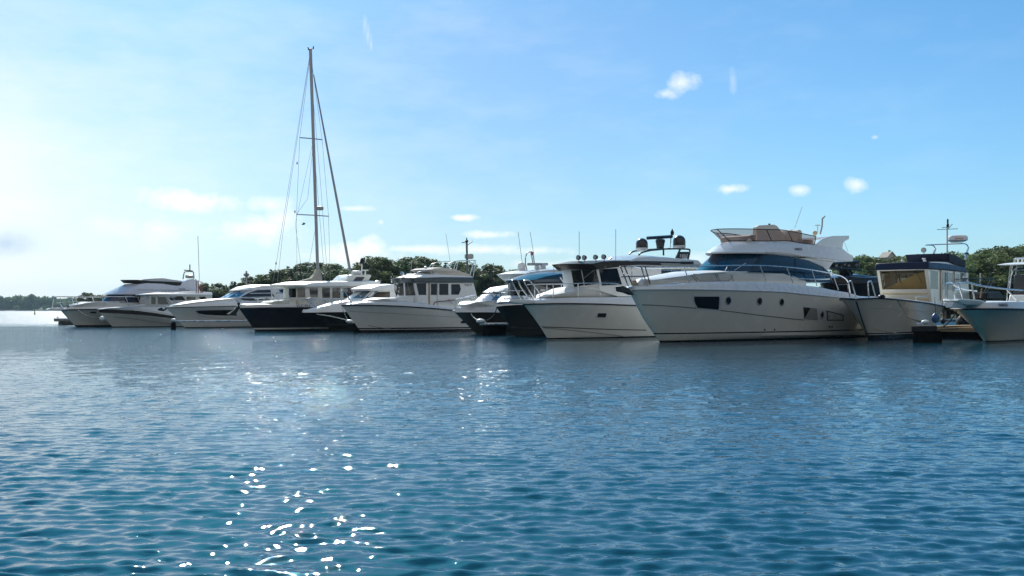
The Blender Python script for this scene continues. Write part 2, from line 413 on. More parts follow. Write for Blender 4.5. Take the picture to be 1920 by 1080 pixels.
mxh = nd(nt, 'ShaderNodeMix', data_type='RGBA'); gain = nd(nt, 'ShaderNodeVectorMath', operation='SCALE'); L.new(tint.outputs[2], gain.inputs[0]); L.new(M('MULTIPLY_ADD', M('MULTIPLY_ADD', EL, 1.6, -.56, clamp=True), .75, 1.0), gain.inputs['Scale'])  # sky above the frame brightened to lift water, decks and hulls
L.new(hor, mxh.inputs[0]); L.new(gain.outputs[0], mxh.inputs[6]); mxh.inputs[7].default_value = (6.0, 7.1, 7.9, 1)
veil = M('ADD', M('MULTIPLY', cir, .35), M('ADD', glow, M('MULTIPLY', cir, gauss(-.3, .5, .2, .25))), clamp=True)
mx1 = nd(nt, 'ShaderNodeMix', data_type='RGBA'); L.new(veil, mx1.inputs[0]); L.new(mxh.outputs[2], mx1.inputs[6]); mx1.inputs[7].default_value = (8.6, 9.2, 9.4, 1)
mx2 = nd(nt, 'ShaderNodeMix', data_type='RGBA'); L.new(cl, mx2.inputs[0]); L.new(mx1.outputs[2], mx2.inputs[6]); mx2.inputs[7].default_value = (9.6, 9.8, 9.9, 1)
gc = M('MULTIPLY', M('MULTIPLY', gauss(math.atan(-945 / F), .022, (HZ - 458) / F * .9, .010), M('MULTIPLY_ADD', n1.outputs['Fac'], 2.0, -.2)), .9, clamp=True); mg = nd(nt, 'ShaderNodeMix', data_type='RGBA'); L.new(gc, mg.inputs[0]); L.new(mx2.outputs[2], mg.inputs[6]); mg.inputs[7].default_value = (4.6, 6.0, 7.6, 1); mx2 = mg
# added unseen cloud behind the viewpoint: neutral, brighter fill light on the hulls
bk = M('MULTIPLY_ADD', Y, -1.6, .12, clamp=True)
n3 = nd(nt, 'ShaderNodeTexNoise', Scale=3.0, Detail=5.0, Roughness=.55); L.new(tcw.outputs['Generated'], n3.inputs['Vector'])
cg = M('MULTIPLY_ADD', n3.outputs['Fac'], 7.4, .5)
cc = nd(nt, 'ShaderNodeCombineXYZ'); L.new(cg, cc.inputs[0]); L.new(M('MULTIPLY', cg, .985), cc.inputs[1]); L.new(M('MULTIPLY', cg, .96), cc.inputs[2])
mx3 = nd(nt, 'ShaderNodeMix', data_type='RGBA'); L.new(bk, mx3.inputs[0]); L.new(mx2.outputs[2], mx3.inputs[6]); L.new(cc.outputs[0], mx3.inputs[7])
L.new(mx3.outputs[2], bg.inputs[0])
# ================================================================ water
def build_water():
    rng = np.random.RandomState(3)
    rows = [3.4]
    while rows[-1] < 70: rows.append(rows[-1] + max(.022, rows[-1] * .0042))
    while rows[-1] < 2500: rows.append(rows[-1] * 1.06)
    rows = np.array(rows); NX = 900
    tn = np.linspace(-1, 1, NX + 1); tn = np.sign(tn) * (np.abs(tn) ** 1.15) * .95
    Yg = np.repeat(rows[:, None], NX + 1, 1); Xg = (Yg + 8) * tn[None, :]
    dy = np.gradient(rows)[:, None]; dx = np.abs(np.gradient(Xg, axis=1)); sp = np.maximum(np.broadcast_to(dy, Xg.shape), dx)
    Zg = np.zeros_like(Xg)
    for i in range(66):
        main = i < 38
        lam = float(np.clip((.225 * math.exp(rng.normal(0, .38))), .11, .55)) if main else .10 * (.2 / .10) ** rng.rand()
        k = 2 * np.pi / lam
        a = rng.normal(0, .30 if main else .65) + .05; amp = (WAVE if main else WAVE2) * lam / (2 * np.pi)
        ph = rng.rand() * 6.28; kx, ky = k * math.sin(a), k * math.cos(a)
        arg = kx * Xg + ky * Yg + ph + 1.2 * np.sin(.23 * kx / k * Xg + .37 * Yg + i) + .8 * np.sin(.5 * Xg + i * 1.7)
        fade = np.clip((lam / sp - 2.6) / 2.0, 0, 1)
        Zg += amp * fade * (np.sin(arg) + .22 * np.sin(2 * arg + .4))
    # gusts: patches of calmer and rougher water
    g = .92 + .14 * np.sin(.21 * Xg + .5 + .7 * np.sin(.13 * Yg)) * np.sin(.31 * Yg + 1.0 + .6 * np.sin(.17 * Xg))
    Zg *= g
    v = np.stack([Xg, Yg, Zg], -1).reshape(-1, 3); n, c = Xg.shape
    idx = np.arange(n * c).reshape(n, c)
    q = np.stack([idx[:-1, :-1], idx[:-1, 1:], idx[1:, 1:], idx[1:, :-1]], -1).reshape(-1, 4)
    base = len(v); ext = np.array([[-400, -300, 0], [400, -300, 0], [Xg[0, -1], rows[0], 0], [Xg[0, 0], rows[0], 0], [2700, 2500, 0], [-2700, 2500, 0], [2700, -300, 0], [-2700, -300, 0]], float)
    v = np.concatenate([v, ext]); q = np.concatenate([q, [[base, base + 1, base + 2, base + 3], [base + 2, base + 1, base + 6, idx[-1, -1]], [base + 3, idx[-1, 0], base + 7, base]]])
    me = bpy.data.meshes.new('water'); me.vertices.add(len(v)); me.vertices.foreach_set('co', v.ravel())
    me.loops.add(len(q) * 4); me.loops.foreach_set('vertex_index', q.ravel().astype(np.int32)); me.polygons.add(len(q)); me.polygons.foreach_set('loop_start', np.arange(0, len(q) * 4, 4)); 
    me.polygons.foreach_set('use_smooth', np.ones(len(q), bool)); me.update(calc_edges=True); me.validate()
    o = bpy.data.objects.new('water', me); COL.objects.link(o); o['kind'] = 'structure'; o['label'] = 'rippled blue harbour water with sun glitter'
    m = bpy.data.materials.new('water'); m.use_nodes = True; nt = m.node_tree; L = nt.links; p = nt.nodes['Principled BSDF']
    p.inputs['Base Color'].default_value = (.008, .062, .096, 1); p.inputs['Roughness'].default_value = WROUGH; p.inputs['IOR'].default_value = 1.333; p.inputs['Specular IOR Level'].default_value = .5
    tc = nd(nt, 'ShaderNodeTexCoord')
    prev = None
    sp_ = nd(nt, 'ShaderNodeSeparateXYZ'); L.new(tc.outputs['Object'], sp_.inputs[0])
    def mrange(sock, a, b, c, d):
        n = nd(nt, 'ShaderNodeMapRange'); n.inputs[1].default_value = a; n.inputs[2].default_value = b; n.inputs[3].default_value = c; n.inputs[4].default_value = d; L.new(sock, n.inputs[0]); return n.outputs[0]
    lee = mrange(sp_.outputs[1], 18, 42, 1.0, .45)      # calmer in the lee of the moored boats
    leex = mrange(sp_.outputs[0], -14, 2, 1.0, 0.0); far_ = mrange(sp_.outputs[1], 18, 42, 0.0, .75); lx = nd(nt, 'ShaderNodeMath', operation='MULTIPLY'); L.new(leex, lx.inputs[0]); L.new(far_, lx.inputs[1]); la = nd(nt, 'ShaderNodeMath', operation='ADD'); L.new(lee, la.inputs[0]); L.new(lx.outputs[0], la.inputs[1]); lee = la.outputs[0]
    fair = mrange(sp_.outputs[1], 88, 112, 0.0, 2.0)     # wind-ruffled fairway beyond them
    L.new(mrange(sp_.outputs[1], 86, 112, WROUGH, .30), p.inputs['Roughness'])
    gust = nd(nt, 'ShaderNodeTexNoise', Scale=.12, Detail=3.0); L.new(tc.outputs['Object'], gust.inputs['Vector'])
    ad = nd(nt, 'ShaderNodeMath', operation='ADD'); L.new(lee, ad.inputs[0]); L.new(fair, ad.inputs[1])
    gm = nd(nt, 'ShaderNodeMath', operation='MULTIPLY'); L.new(ad.outputs[0], gm.inputs[0]); L.new(mrange(gust.outputs['Fac'], .35, .65, .88, 1.1), gm.inputs[1])
    for sc, sxy, dist, st in ((2.6, (.55, 1, 1), .055, B1), (7.5, (.6, 1, 1), .026, B2), (28.0, (.65, 1, 1), .006, B3)):
        mp = nd(nt, 'ShaderNodeMapping'); mp.inputs['Scale'].default_value = sxy; mp.inputs['Rotation'].default_value = (0, 0, R(sc)); L.new(tc.outputs['Object'], mp.inputs[0])
        no = nd(nt, 'ShaderNodeTexNoise', Scale=sc, Detail=2.0, Distortion=.4); L.new(mp.outputs[0], no.inputs['Vector'])
        b = nd(nt, 'ShaderNodeBump', Strength=st, Distance=dist); L.new(no.outputs['Fac'], b.inputs['Height'])
        dm = nd(nt, 'ShaderNodeMath', operation='MULTIPLY'); dm.inputs[1].default_value = dist; nr = nd(nt, 'ShaderNodeMath', operation='MULTIPLY'); L.new(gm.outputs[0], nr.inputs[0]); L.new(mrange(sp_.outputs[1], 7, 20, .25, 1.1), nr.inputs[1]); L.new(nr.outputs[0], dm.inputs[0]); L.new(dm.outputs[0], b.inputs['Distance'])
        if prev: L.new(prev.outputs[0], b.inputs['Normal'])
        prev = b
    L.new(prev.outputs[0], p.inputs['Normal'])
    me.materials.append(m)
WAVE, WAVE2, WROUGH, B1, B2, B3 = .035, .042, .015, .05, 1.25, .8
build_water()

# thin sea haze: the far island fades to blue
hz = MB().box(-2900, 2900, -420, 2700, -2.5, 60).build('haze', mat('black trim tmp', (0, 0, 0)), None); hz['kind'] = 'stuff'; hz['label'] = 'thin bright sea haze'
hm_ = bpy.data.materials.new('haze'); hm_.use_nodes = True; n_ = hm_.node_tree; n_.nodes.remove(n_.nodes['Principled BSDF'])
pv = nd(n_, 'ShaderNodeVolumePrincipled'); pv.inputs['Color'].default_value = (.62, .86, 1, 1); pv.inputs['Density'].default_value = .00010; pv.inputs['Anisotropy'].default_value = .1
n_.links.new(pv.outputs[0], n_.nodes['Material Output'].inputs['Volume']); hz.data.materials.clear(); hz.data.materials.append(hm_); MATS.pop('black trim tmp')
# ================================================================ boats
GEL = mat('gelcoat white', (.80, .79, .74), .22, coat=.5, var=.05, streak=.10)
GELW = mat('deck white', (.82, .82, .80), .35, var=.05)
CREAM = mat('cabin cream', (.76, .73, .64), .3, coat=.3, var=.05)
GREYW = mat('fascia grey white', (.66, .68, .70), .3, coat=.3)
DARK = mat('black trim', (.012, .013, .015), .45, spec=.25)
NAVY = mat('navy canvas', (.010, .016, .045), .75, bump=.004, bscale=60)
STEEL = mat('stainless steel', (.80, .80, .78), .25, metal=.75, var=.1)
DSTEEL = mat('black powder coated tube', (.02, .02, .022), .35, spec=.6)
RUB = mat('black rubbing strake', (.01, .01, .011), .5)
ALU = mat('anodised mast aluminium', (.42, .42, .42), .4, metal=.6)
WIRE = mat('rigging wire', (.32, .34, .36), .4, metal=.5)
BLACKG = glass('smoked pane', (.006, .008, .010), .93)
BLUEG = glass('blue tinted pane', (.004, .020, .045), .95)
CLEARG = glass('lightly tinted pane', (.02, .025, .025), .38, clear=(.72, .74, .70))
GOLDG = glass('bronze tinted pane', (.10, .06, .02), .3, clear=(.97, .88, .68))
PINKG = glass('bronze screen', (.10, .06, .055), .25, clear=(.74, .62, .60))
WOOD = mat('varnished wood', (.30, .17, .07), .4, var=.3, scale=12)
TEAK = mat('grey teak planks', (.38, .30, .20), .6, var=.25, scale=9)
BEIGE = mat('beige canvas', (.68, .62, .54), .8, bump=.006, bscale=25)
TAN = mat('tan vinyl', (.60, .46, .27), .55)
ROPE = mat('dark mooring rope', (.03, .03, .035), .8, bump=.004, bscale=90)
WROPE = mat('pale mooring rope', (.55, .52, .44), .8, bump=.004, bscale=90)
BALL = mat('white buoy plastic', (.80, .79, .74), .4, var=.15)
PLASTIC = mat('white radome plastic', (.74, .75, .73), .35)
TXTD = mat('dark lettering', (.03, .035, .05), .5)
TXTW = mat('white lettering', (.82, .82, .82), .5)
RED = mat('red lettering', (.5, .03, .02), .5)
def hullmat(name, col, bands, **k): return mat(name, col, k.pop('rough', .2), coat=k.pop('coat', .6), bands=bands, var=.05, scale=1.2, **k)
BLK = (.012, .013, .016); WHT = (.78, .78, .76)
def whip(b, base, top, b_, name='antenna', m=None, r=.014):
    return b.tubes(name, m or PLASTIC, [[b.on(*base, b_), b.on(*top, b_)]], r)
def lamp_head(b, px, py, rpx, lat, name='spotlight', body=DARK, face=None):
    p = b.on(px, py, lat); k = (p - b.c).length / F * rpx
    mb = MB().lathe(p + Vector((.06, 0, 0)), [(k * .45, .10), (k * .8, .05), (k, -.06), (k, -.09)], 14, 'x'); mb.lathe(p - Vector((-.06, 0, k + .05)), [(.02, -.06), (.02, .1)], 6)
    o = mb.build(name, body, b.root)
    MB().lathe(p + Vector((.06, 0, 0)), [(k * .9, -.085), (k * .86, -.105), (k * .5, -.115)], 14, 'x').build('lens', face or mat('lamp lens', (.35, .36, .33), .12, spec=.9), o)
    return o
def dome(b, px, top, bot, wpx, lat, name='satellite_dome', m=PLASTIC, base=None):
    lo, hi = b.on(px, bot, lat), b.on(px, top, lat); k = (lo - b.c).length / F * wpx / 2; h = hi.z - lo.z
    prof = [(k * .80, 0), (k * .95, h * .05), (k, h * .16), (k, h * .55)] + [(k * math.cos(a), h * .55 + h * .45 * math.sin(a)) for a in (.35, .7, 1.0, 1.25, 1.45)]
    o = MB().lathe(lo, prof, 18).build(name, m, b.root)
    if base: MB().lathe(lo, [(k * .82, -.004), (k * .97, h * .05), (k * 1.012, h * .08), (k * 1.012, h * .2)], 18).build('dome_foot', base, o)
    return o
def radome(b, px, py, wpx, hpx, lat, m=PLASTIC, name='radar_dome', txt=None, tm=None):
    p = b.on(px, py, lat); k = (p - b.c).length / F; w, h = wpx * k / 2, hpx * k
    o = MB().lathe(p, [(w * .75, -h * .5), (w, -h * .3), (w, h * .12), (w * .9, h * .38), (w * .55, h * .5)], 18).build(name, m, b.root)
    if txt:
        b.reg(o); b.text(o, txt, px + wpx * .12, py - hpx * .05, wpx * .5, tm or RED)
    return o
def hoop(b, pts, m=STEEL, r=.022, name='grab_hoop', mirror=False, lat=None):
    return b.tubes(name, m, [smoothpts([b.on(*p) if len(p) == 3 else b.on(*p, lat) for p in pts], 5)], r, mirror)

# ---------------------------------------------------------------- K: large white flybridge cruiser
def boat_flybridge():
    b = Boat('flybridge_cruiser', 'large white flybridge motor cruiser with tinted bridge screen and two black hull windows', 'motor yacht', 1237, 641.5, 41)
    hm = hullmat('cruiser hull', (.80, .78, .71), [(-2, .075, BLK), (.37, .43, BLK)], streak=.12)
    h = b.hull(15.8, 4.1, [(1183, 543.5), (1189, 558), (1196, 575), (1206, 596), (1218, 615), (1228, 629), (1237, 641.5)],
               [(1190, 543.2), (1215, 542.7), (1260, 542.3), (1302, 542.6), (1373, 543.9), (1440, 546), (1477, 548), (1507, 551.5), (1550, 555.5), (1583, 559), (1603, 562)], hm,
               te=.50, pw=2.3, pq=.6, wf=.86, fl=1.5, fine=(.72, 1.6), aft=.95, rub=GREYW, rubr=.03)
    b.bulwark([(1200, 538), (1215, 536), (1302, 529.5), (1373, 528), (1443, 529), (1487, 533), (1533, 538), (1560, 544), (1592, 549), (1612, 556)], mat('bulwark silver white', (.70, .72, .74), .25, coat=.5), inset=.14, deckm=GELW)
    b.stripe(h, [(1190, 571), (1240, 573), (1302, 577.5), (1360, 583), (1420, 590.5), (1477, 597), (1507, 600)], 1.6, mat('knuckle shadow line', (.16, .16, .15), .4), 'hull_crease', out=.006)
    WIN = mat('black hull window', (.006, .006, .007), .05, spec=.7)
    fr = b.decal(h, [(1298.5, 553.2), (1352, 553.6), (1353.5, 558), (1351, 582.5), (1347, 582.8), (1305.5, 578.8), (1300.5, 566)], GREYW, 'hull_window', out=.006)
    if fr: b.decal(h, [(1301, 556), (1347.5, 556), (1348.6, 560), (1347.3, 580.3), (1307.5, 576.6), (1302.5, 566)], WIN, 'pane', out=.022, parent=fr)
    for x, y, rx, ry in ((1365.5, 563.3, 4.6, 6.6), (1424, 564.5, 4.3, 6.4), (1465.3, 566.2, 3.7, 6.2)):
        el = lambda k: [(x + rx * k * math.cos(a), y + ry * k * math.sin(a)) for a in [i * math.pi / 8 for i in range(16)]]
        o = b.decal(h, el(1.22), STEEL, 'porthole', out=.018, step=3)
        if o: b.decal(h, el(.9), WIN, 'pane', out=.03, step=3, parent=o)
    o = b.decal(h, [(1504, 573.5), (1533, 577), (1562, 582), (1586, 589), (1587, 602.5), (1507, 600)], GREYW, 'side_recess', out=.005)
    if o:
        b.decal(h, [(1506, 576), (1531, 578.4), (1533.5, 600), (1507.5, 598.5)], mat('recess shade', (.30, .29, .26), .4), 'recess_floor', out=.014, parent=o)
        b.decal(h, [(1506, 576), (1519, 577.2), (1507.5, 597.5)], WIN, 'pane', out=.024, parent=o)
        b.decal(h, [(1549.5, 582), (1581.5, 590.6), (1581.5, 601), (1550.5, 601)], WIN, 'pane', out=.012, parent=o)
        b.decal(h, [(1551.5, 584.3), (1580, 591.8), (1580, 599.8), (1552, 599.6)], mat('pale recess panel', (.62, .60, .54), .25, coat=.5), 'pane', out=.022, parent=o)
    el = lambda k: [(1541 + 3 * k * math.cos(a), 590 + 6 * k * math.sin(a)) for a in [i * math.pi / 8 for i in range(16)]]
    o = b.decal(h, el(1.2), STEEL, 'porthole', out=.024, step=3)
    if o: b.decal(h, el(.75), WIN, 'pane', out=.034, step=3, parent=o)
    for x, y in ((1433.6, 618), (1452, 618), (1555, 612.6), (1560, 612.6)):
        b.decal(h, [(x - 1.2, y - 1.4), (x + 1.2, y - 1.4), (x + 1.2, y + 1.4), (x - 1.2, y + 1.4)], DARK, 'drain_outlet', out=.015, step=2)
    # coachroof
    b.loft('coachroof', GELW, [(1206, 534, .25, .3), (1227, 525, .55, .4, .05), (1277, 518, .95, .4, .08), (1320, 512, 1.25, .3, .1), (1360, 509.5, 1.4, 0, .1), (1410, 509, 1.55, 0, .08), (1477, 513.5, 1.62), (1512, 527, 1.66), (1512, 536, 1.66), (1440, 533, 1.62), (1373, 530, 1.5, 0), (1290, 533, 1.0, .3), (1215, 539, .3, .3)], nb=12, bevel=.05)
    # glazed deckhouse
    hs = b.loft('deckhouse', BLUEG and mat('dark glazing', (.004, .030, .065), .03, spec=.6, rvar=.01), [(1407, 510.5, 1.58, 1.9), (1431, 477.5, 1.45, 1.75), (1450, 477.5, 1.47, 1.0), (1483, 481, 1.5, 0), (1517, 488, 1.53), (1542, 500, 1.56), (1556, 511, 1.58), (1562, 530, 1.64), (1510, 529, 1.64), (1470, 513, 1.62, .4)], nb=18, bevel=0)
    b.stripe(hs, [(1428, 480), (1409, 506)], 5, DARK, 'windscreen_pillar', out=.012)
    b.stripe(hs, [(1491, 485), (1491, 518)], 2.2, DARK, 'window_divider', out=.012)
    b.stripe(hs, [(1376, 508), (1398, 494)], .9, STEEL, 'windscreen_wiper', out=.03)
    b.tubes('grab_rail', STEEL, [[b.on(1499, 522.5, 1.68), b.on(1525, 524, 1.70), b.on(1555, 523, 1.68)]], .03)
    # flybridge moulding
    FLY = mat('flybridge moulding', (.74, .76, .78), .22, coat=.6, var=.04)
    fly = b.loft('flybridge', FLY, [(1434, 476, 1.62, 2.05), (1436, 473, 1.66, 2.1), (1442, 462, 1.58, 1.8, .03), (1447, 452.5, 1.42, 1.55), (1470, 451.5, 1.46, .8), (1500, 456, 1.5), (1527, 459, 1.55), (1580, 466, 1.62), (1591, 475, 1.66), (1600, 480, 1.66), (1599, 490, 1.68), (1563, 491.2, 1.70), (1551.5, 508, 1.66), (1543, 500, 1.62), (1517, 488.5, 1.6), (1483, 481, 1.58, 0), (1452, 477.5, 1.56, .9)], nb=18, bevel=.035, seg=3)
    b.stripe(fly, [(1436, 473.6), (1470, 474.5), (1500, 480), (1530, 487), (1560, 490.5)], 1.3, TAN, 'accent_line', out=.008)
    b.text(fly, 'VARSTA', 1496.5, 467.6, 14, TXTD, out=.02)
    wing = [(1528, 459.5), (1542, 448.5), (1552, 444.5), (1562, 442.3), (1592.5, 441.8), (1592.5, 448.2), (1586, 451), (1581.5, 455), (1579.5, 467.5)]
    mb = MB()
    A = [b.on(x, y, 1.6) for x, y in wing]; n = len(A); tri = geometry.tessellate_polygon([[Vector((q.x, q.z, 0)) for q in A]])
    for dy in (0,):
        B_ = [q + Vector((0, .16, 0)) for q in A]
        mb.add(A + B_, [tuple(t) for t in tri] + [tuple(i + n for i in t[::-1]) for t in tri] + [(i, (i + 1) % n, n + (i + 1) % n, n + i) for i in range(n)])
    mb.mirror(); mb.build('radar_arch', FLY, b.root, bevel=.025)
    b.loft('arch_crossbeam', FLY, [(1562, 443.2, 1.44), (1580, 442.6, 1.44), (1580, 446.5, 1.44), (1563, 447.5, 1.44)], bevel=.03)
    lo, hi, sc_ = b.ribbon('bridge_windscreen', PINKG, [(1447, 452, 1.40, 1.55), (1470, 451.4, 1.45), (1486, 452.7, 1.47), (1503, 456, 1.5), (1527, 459, 1.52)], [(1437, 430.2, 1.52, 1.95), (1458, 430.4, 1.6), (1477, 432.6, 1.62), (1503, 437.6, 1.62), (1530, 443.4, 1.6)])
    ln = [hi, lo, [lo[-1], hi[-1]], [lo[0], hi[0]]]
    k = len(hi); npt = 4
    for i in (npt, npt + 7, npt + 14, npt - 2, k - npt + 1): ln.append([lo[i], hi[i]])
    b.tubes('screen_frame', DARK, [smoothpts(l, 2) if len(l) > 2 else l for l in ln], .022, parent=sc_)
    b.loft('helm_console', BEIGE, [(1419, 453, .15), (1418, 426, .1), (1424, 422.5, .1), (1452, 421, .1), (1458, 424, .1), (1470, 440, .1), (1474, 453, .15)], bevel=.05)
    o = b.tubes('console_light', DARK, [[b.on(1442.5, 421.5, .0), b.on(1442.5, 419.3, .0)]], .06)
    b.loft('helm_seat', BEIGE, [(1480, 453, .3), (1480, 433, .35), (1486, 430.5, .4), (1494, 431, .4), (1495, 453, .35)], bevel=.06)
    b.loft('bridge_seat', BEIGE, [(1496, 454, .8), (1495.5, 432, .8), (1501, 430, .8), (1504.5, 434, .8), (1504.5, 456, .8)], bevel=.06)
    b.loft('sunbed', BEIGE, [(1405, 452, .9), (1405.5, 442, .9), (1411, 440, .9), (1418, 440, .9), (1418, 452, .9)], bevel=.05)
    b.loft('sofa_base', mat('tan sofa', (.42, .34, .27), .7), [(1503, 457.5, 1.2), (1507, 449, 1.2), (1525, 449, 1.2), (1527, 460.5, 1.2)], bevel=.04)
    MB().lathe(b.on(1528, 437, .4), [(.03, -.14), (.12, -.08), (.13, .02), (.09, .1), (.02, .13)], 14).build('searchlight', TAN, b.root)
    o = b.tubes('light_mast', mat('mast grey', (.35, .36, .38), .4), [[b.on(1538, 439, .3), b.on(1541.5, 424, .3)], [b.on(1541.5, 424, .3), b.on(1542, 410, .3)], [b.on(1542, 410, .3), b.on(1546.5, 405.5, .3)]], .045)
    b.tubes('gps_antenna', PLASTIC, [[b.on(1533, 437, .2), b.on(1533, 421, .2)], [b.on(1529, 422.5, .2), b.on(1538, 422.5, .2)]], .03)
    whip(b, (1490, 428), (1504, 388), 1.2, r=.012)
    b.tubes('backstay', WIRE, [[b.on(1583, 454, 1.5), b.on(1590.5, 473, 1.5)]], .012)
    # rails
    b.rail([(1176, 500), (1201, 498), (1240, 499), (1282, 500), (1363, 498), (1425, 498), (1477, 501), (1522, 506), (1560, 513), (1580, 519), (1590, 529), (1594, 549)],
           [(1282, 500, 1293, 530), (1425, 498, 1437, 528), (1475, 501, 1487, 531), (1522, 506, 1532, 536), (1561, 513, 1572, 544), (1203, 498, 1213, 536)], STEEL, inset=.2, r=.022)
    f = lambda x: max(0, b.hs(x) - .25)
    q = lambda x, y: b.plan(x, y, f)
    b.tubes('bow_pulpit', mat('dark steel', (.25, .25, .26), .2, metal=1), [[q(1201, 497.5), q(1214, 536)], [q(1209, 498), q(1219, 533)], [q(1165, 519), q(1216, 517.5)], [b.on(1163, 499, -.25), b.on(1178, 536, -.2)], [b.on(1171, 500, -.1), b.on(1186, 535, -.05)], [b.on(1163, 499, -.25), q(1201, 497.5)]], .022)
    mb = MB()
    for l in ([(1300, 514), (1311, 527), (1366, 526.5), (1372, 521), (1376, 512), (1300, 514)], [(1296, 515), (1307, 528)], [(1340, 513), (1348, 527)], [(1344, 513), (1351, 527)], [(1363, 498), (1376, 528)], [(1360, 507), (1364, 500), (1367, 507)]):
        mb.tube([b.on(x, y, 1.35) for x, y in l], .016, 5)
    mb.build('sunbed_rail', mat('dark steel', (.25,) * 3), b.root)
    b.tubes('mooring_cleat', STEEL, [[q(1253, 530.5), q(1273, 529.6)], [q(1260, 530.3), q(1260.5, 534)], [q(1266, 530), q(1266.5, 534)]], .02)
    # anchor on its roller
    a = [b.on(x, y, 0) for x, y in ((1158.5, 537), (1164, 536), (1175, 541), (1184, 553.5), (1172, 549), (1160, 546.5))]
    mb = MB(); n = len(a); mb.add([p + Vector((0, -.16, 0)) for p in a] + [p + Vector((0, .16, 0)) for p in a], [tuple(range(n)), tuple(range(n, 2 * n))[::-1]] + [(i, (i + 1) % n, n + (i + 1) % n, n + i) for i in range(n)])
    mb.tube([b.on(1172, 541, 0), b.on(1190, 536.5, 0)], .05, 6); mb.build('anchor', mat('weathered anchor steel', (.05, .045, .04), .5, metal=.4), b.root, bevel=.02)
    b.loft('bow_roller', STEEL, [(1173, 541, .12), (1186, 536, .16), (1200, 535, .16), (1196, 542.5, .12), (1184, 546, .1)], bevel=.01)
    MB().lathe(b.on(1190, 531, 0), [(.14, -.2), (.16, -.05), (.10, .06), (.14, .12)], 12).build('windlass', mat('bronze', (.42, .30, .2), .3, metal=1), b.root)
    # cockpit fittings
    b.tubes('flag_staff', WIRE, [[b.on(1560, 530, 1.6), b.on(1553, 509, 1.6)]], .04)
    return b
boat_flybridge()

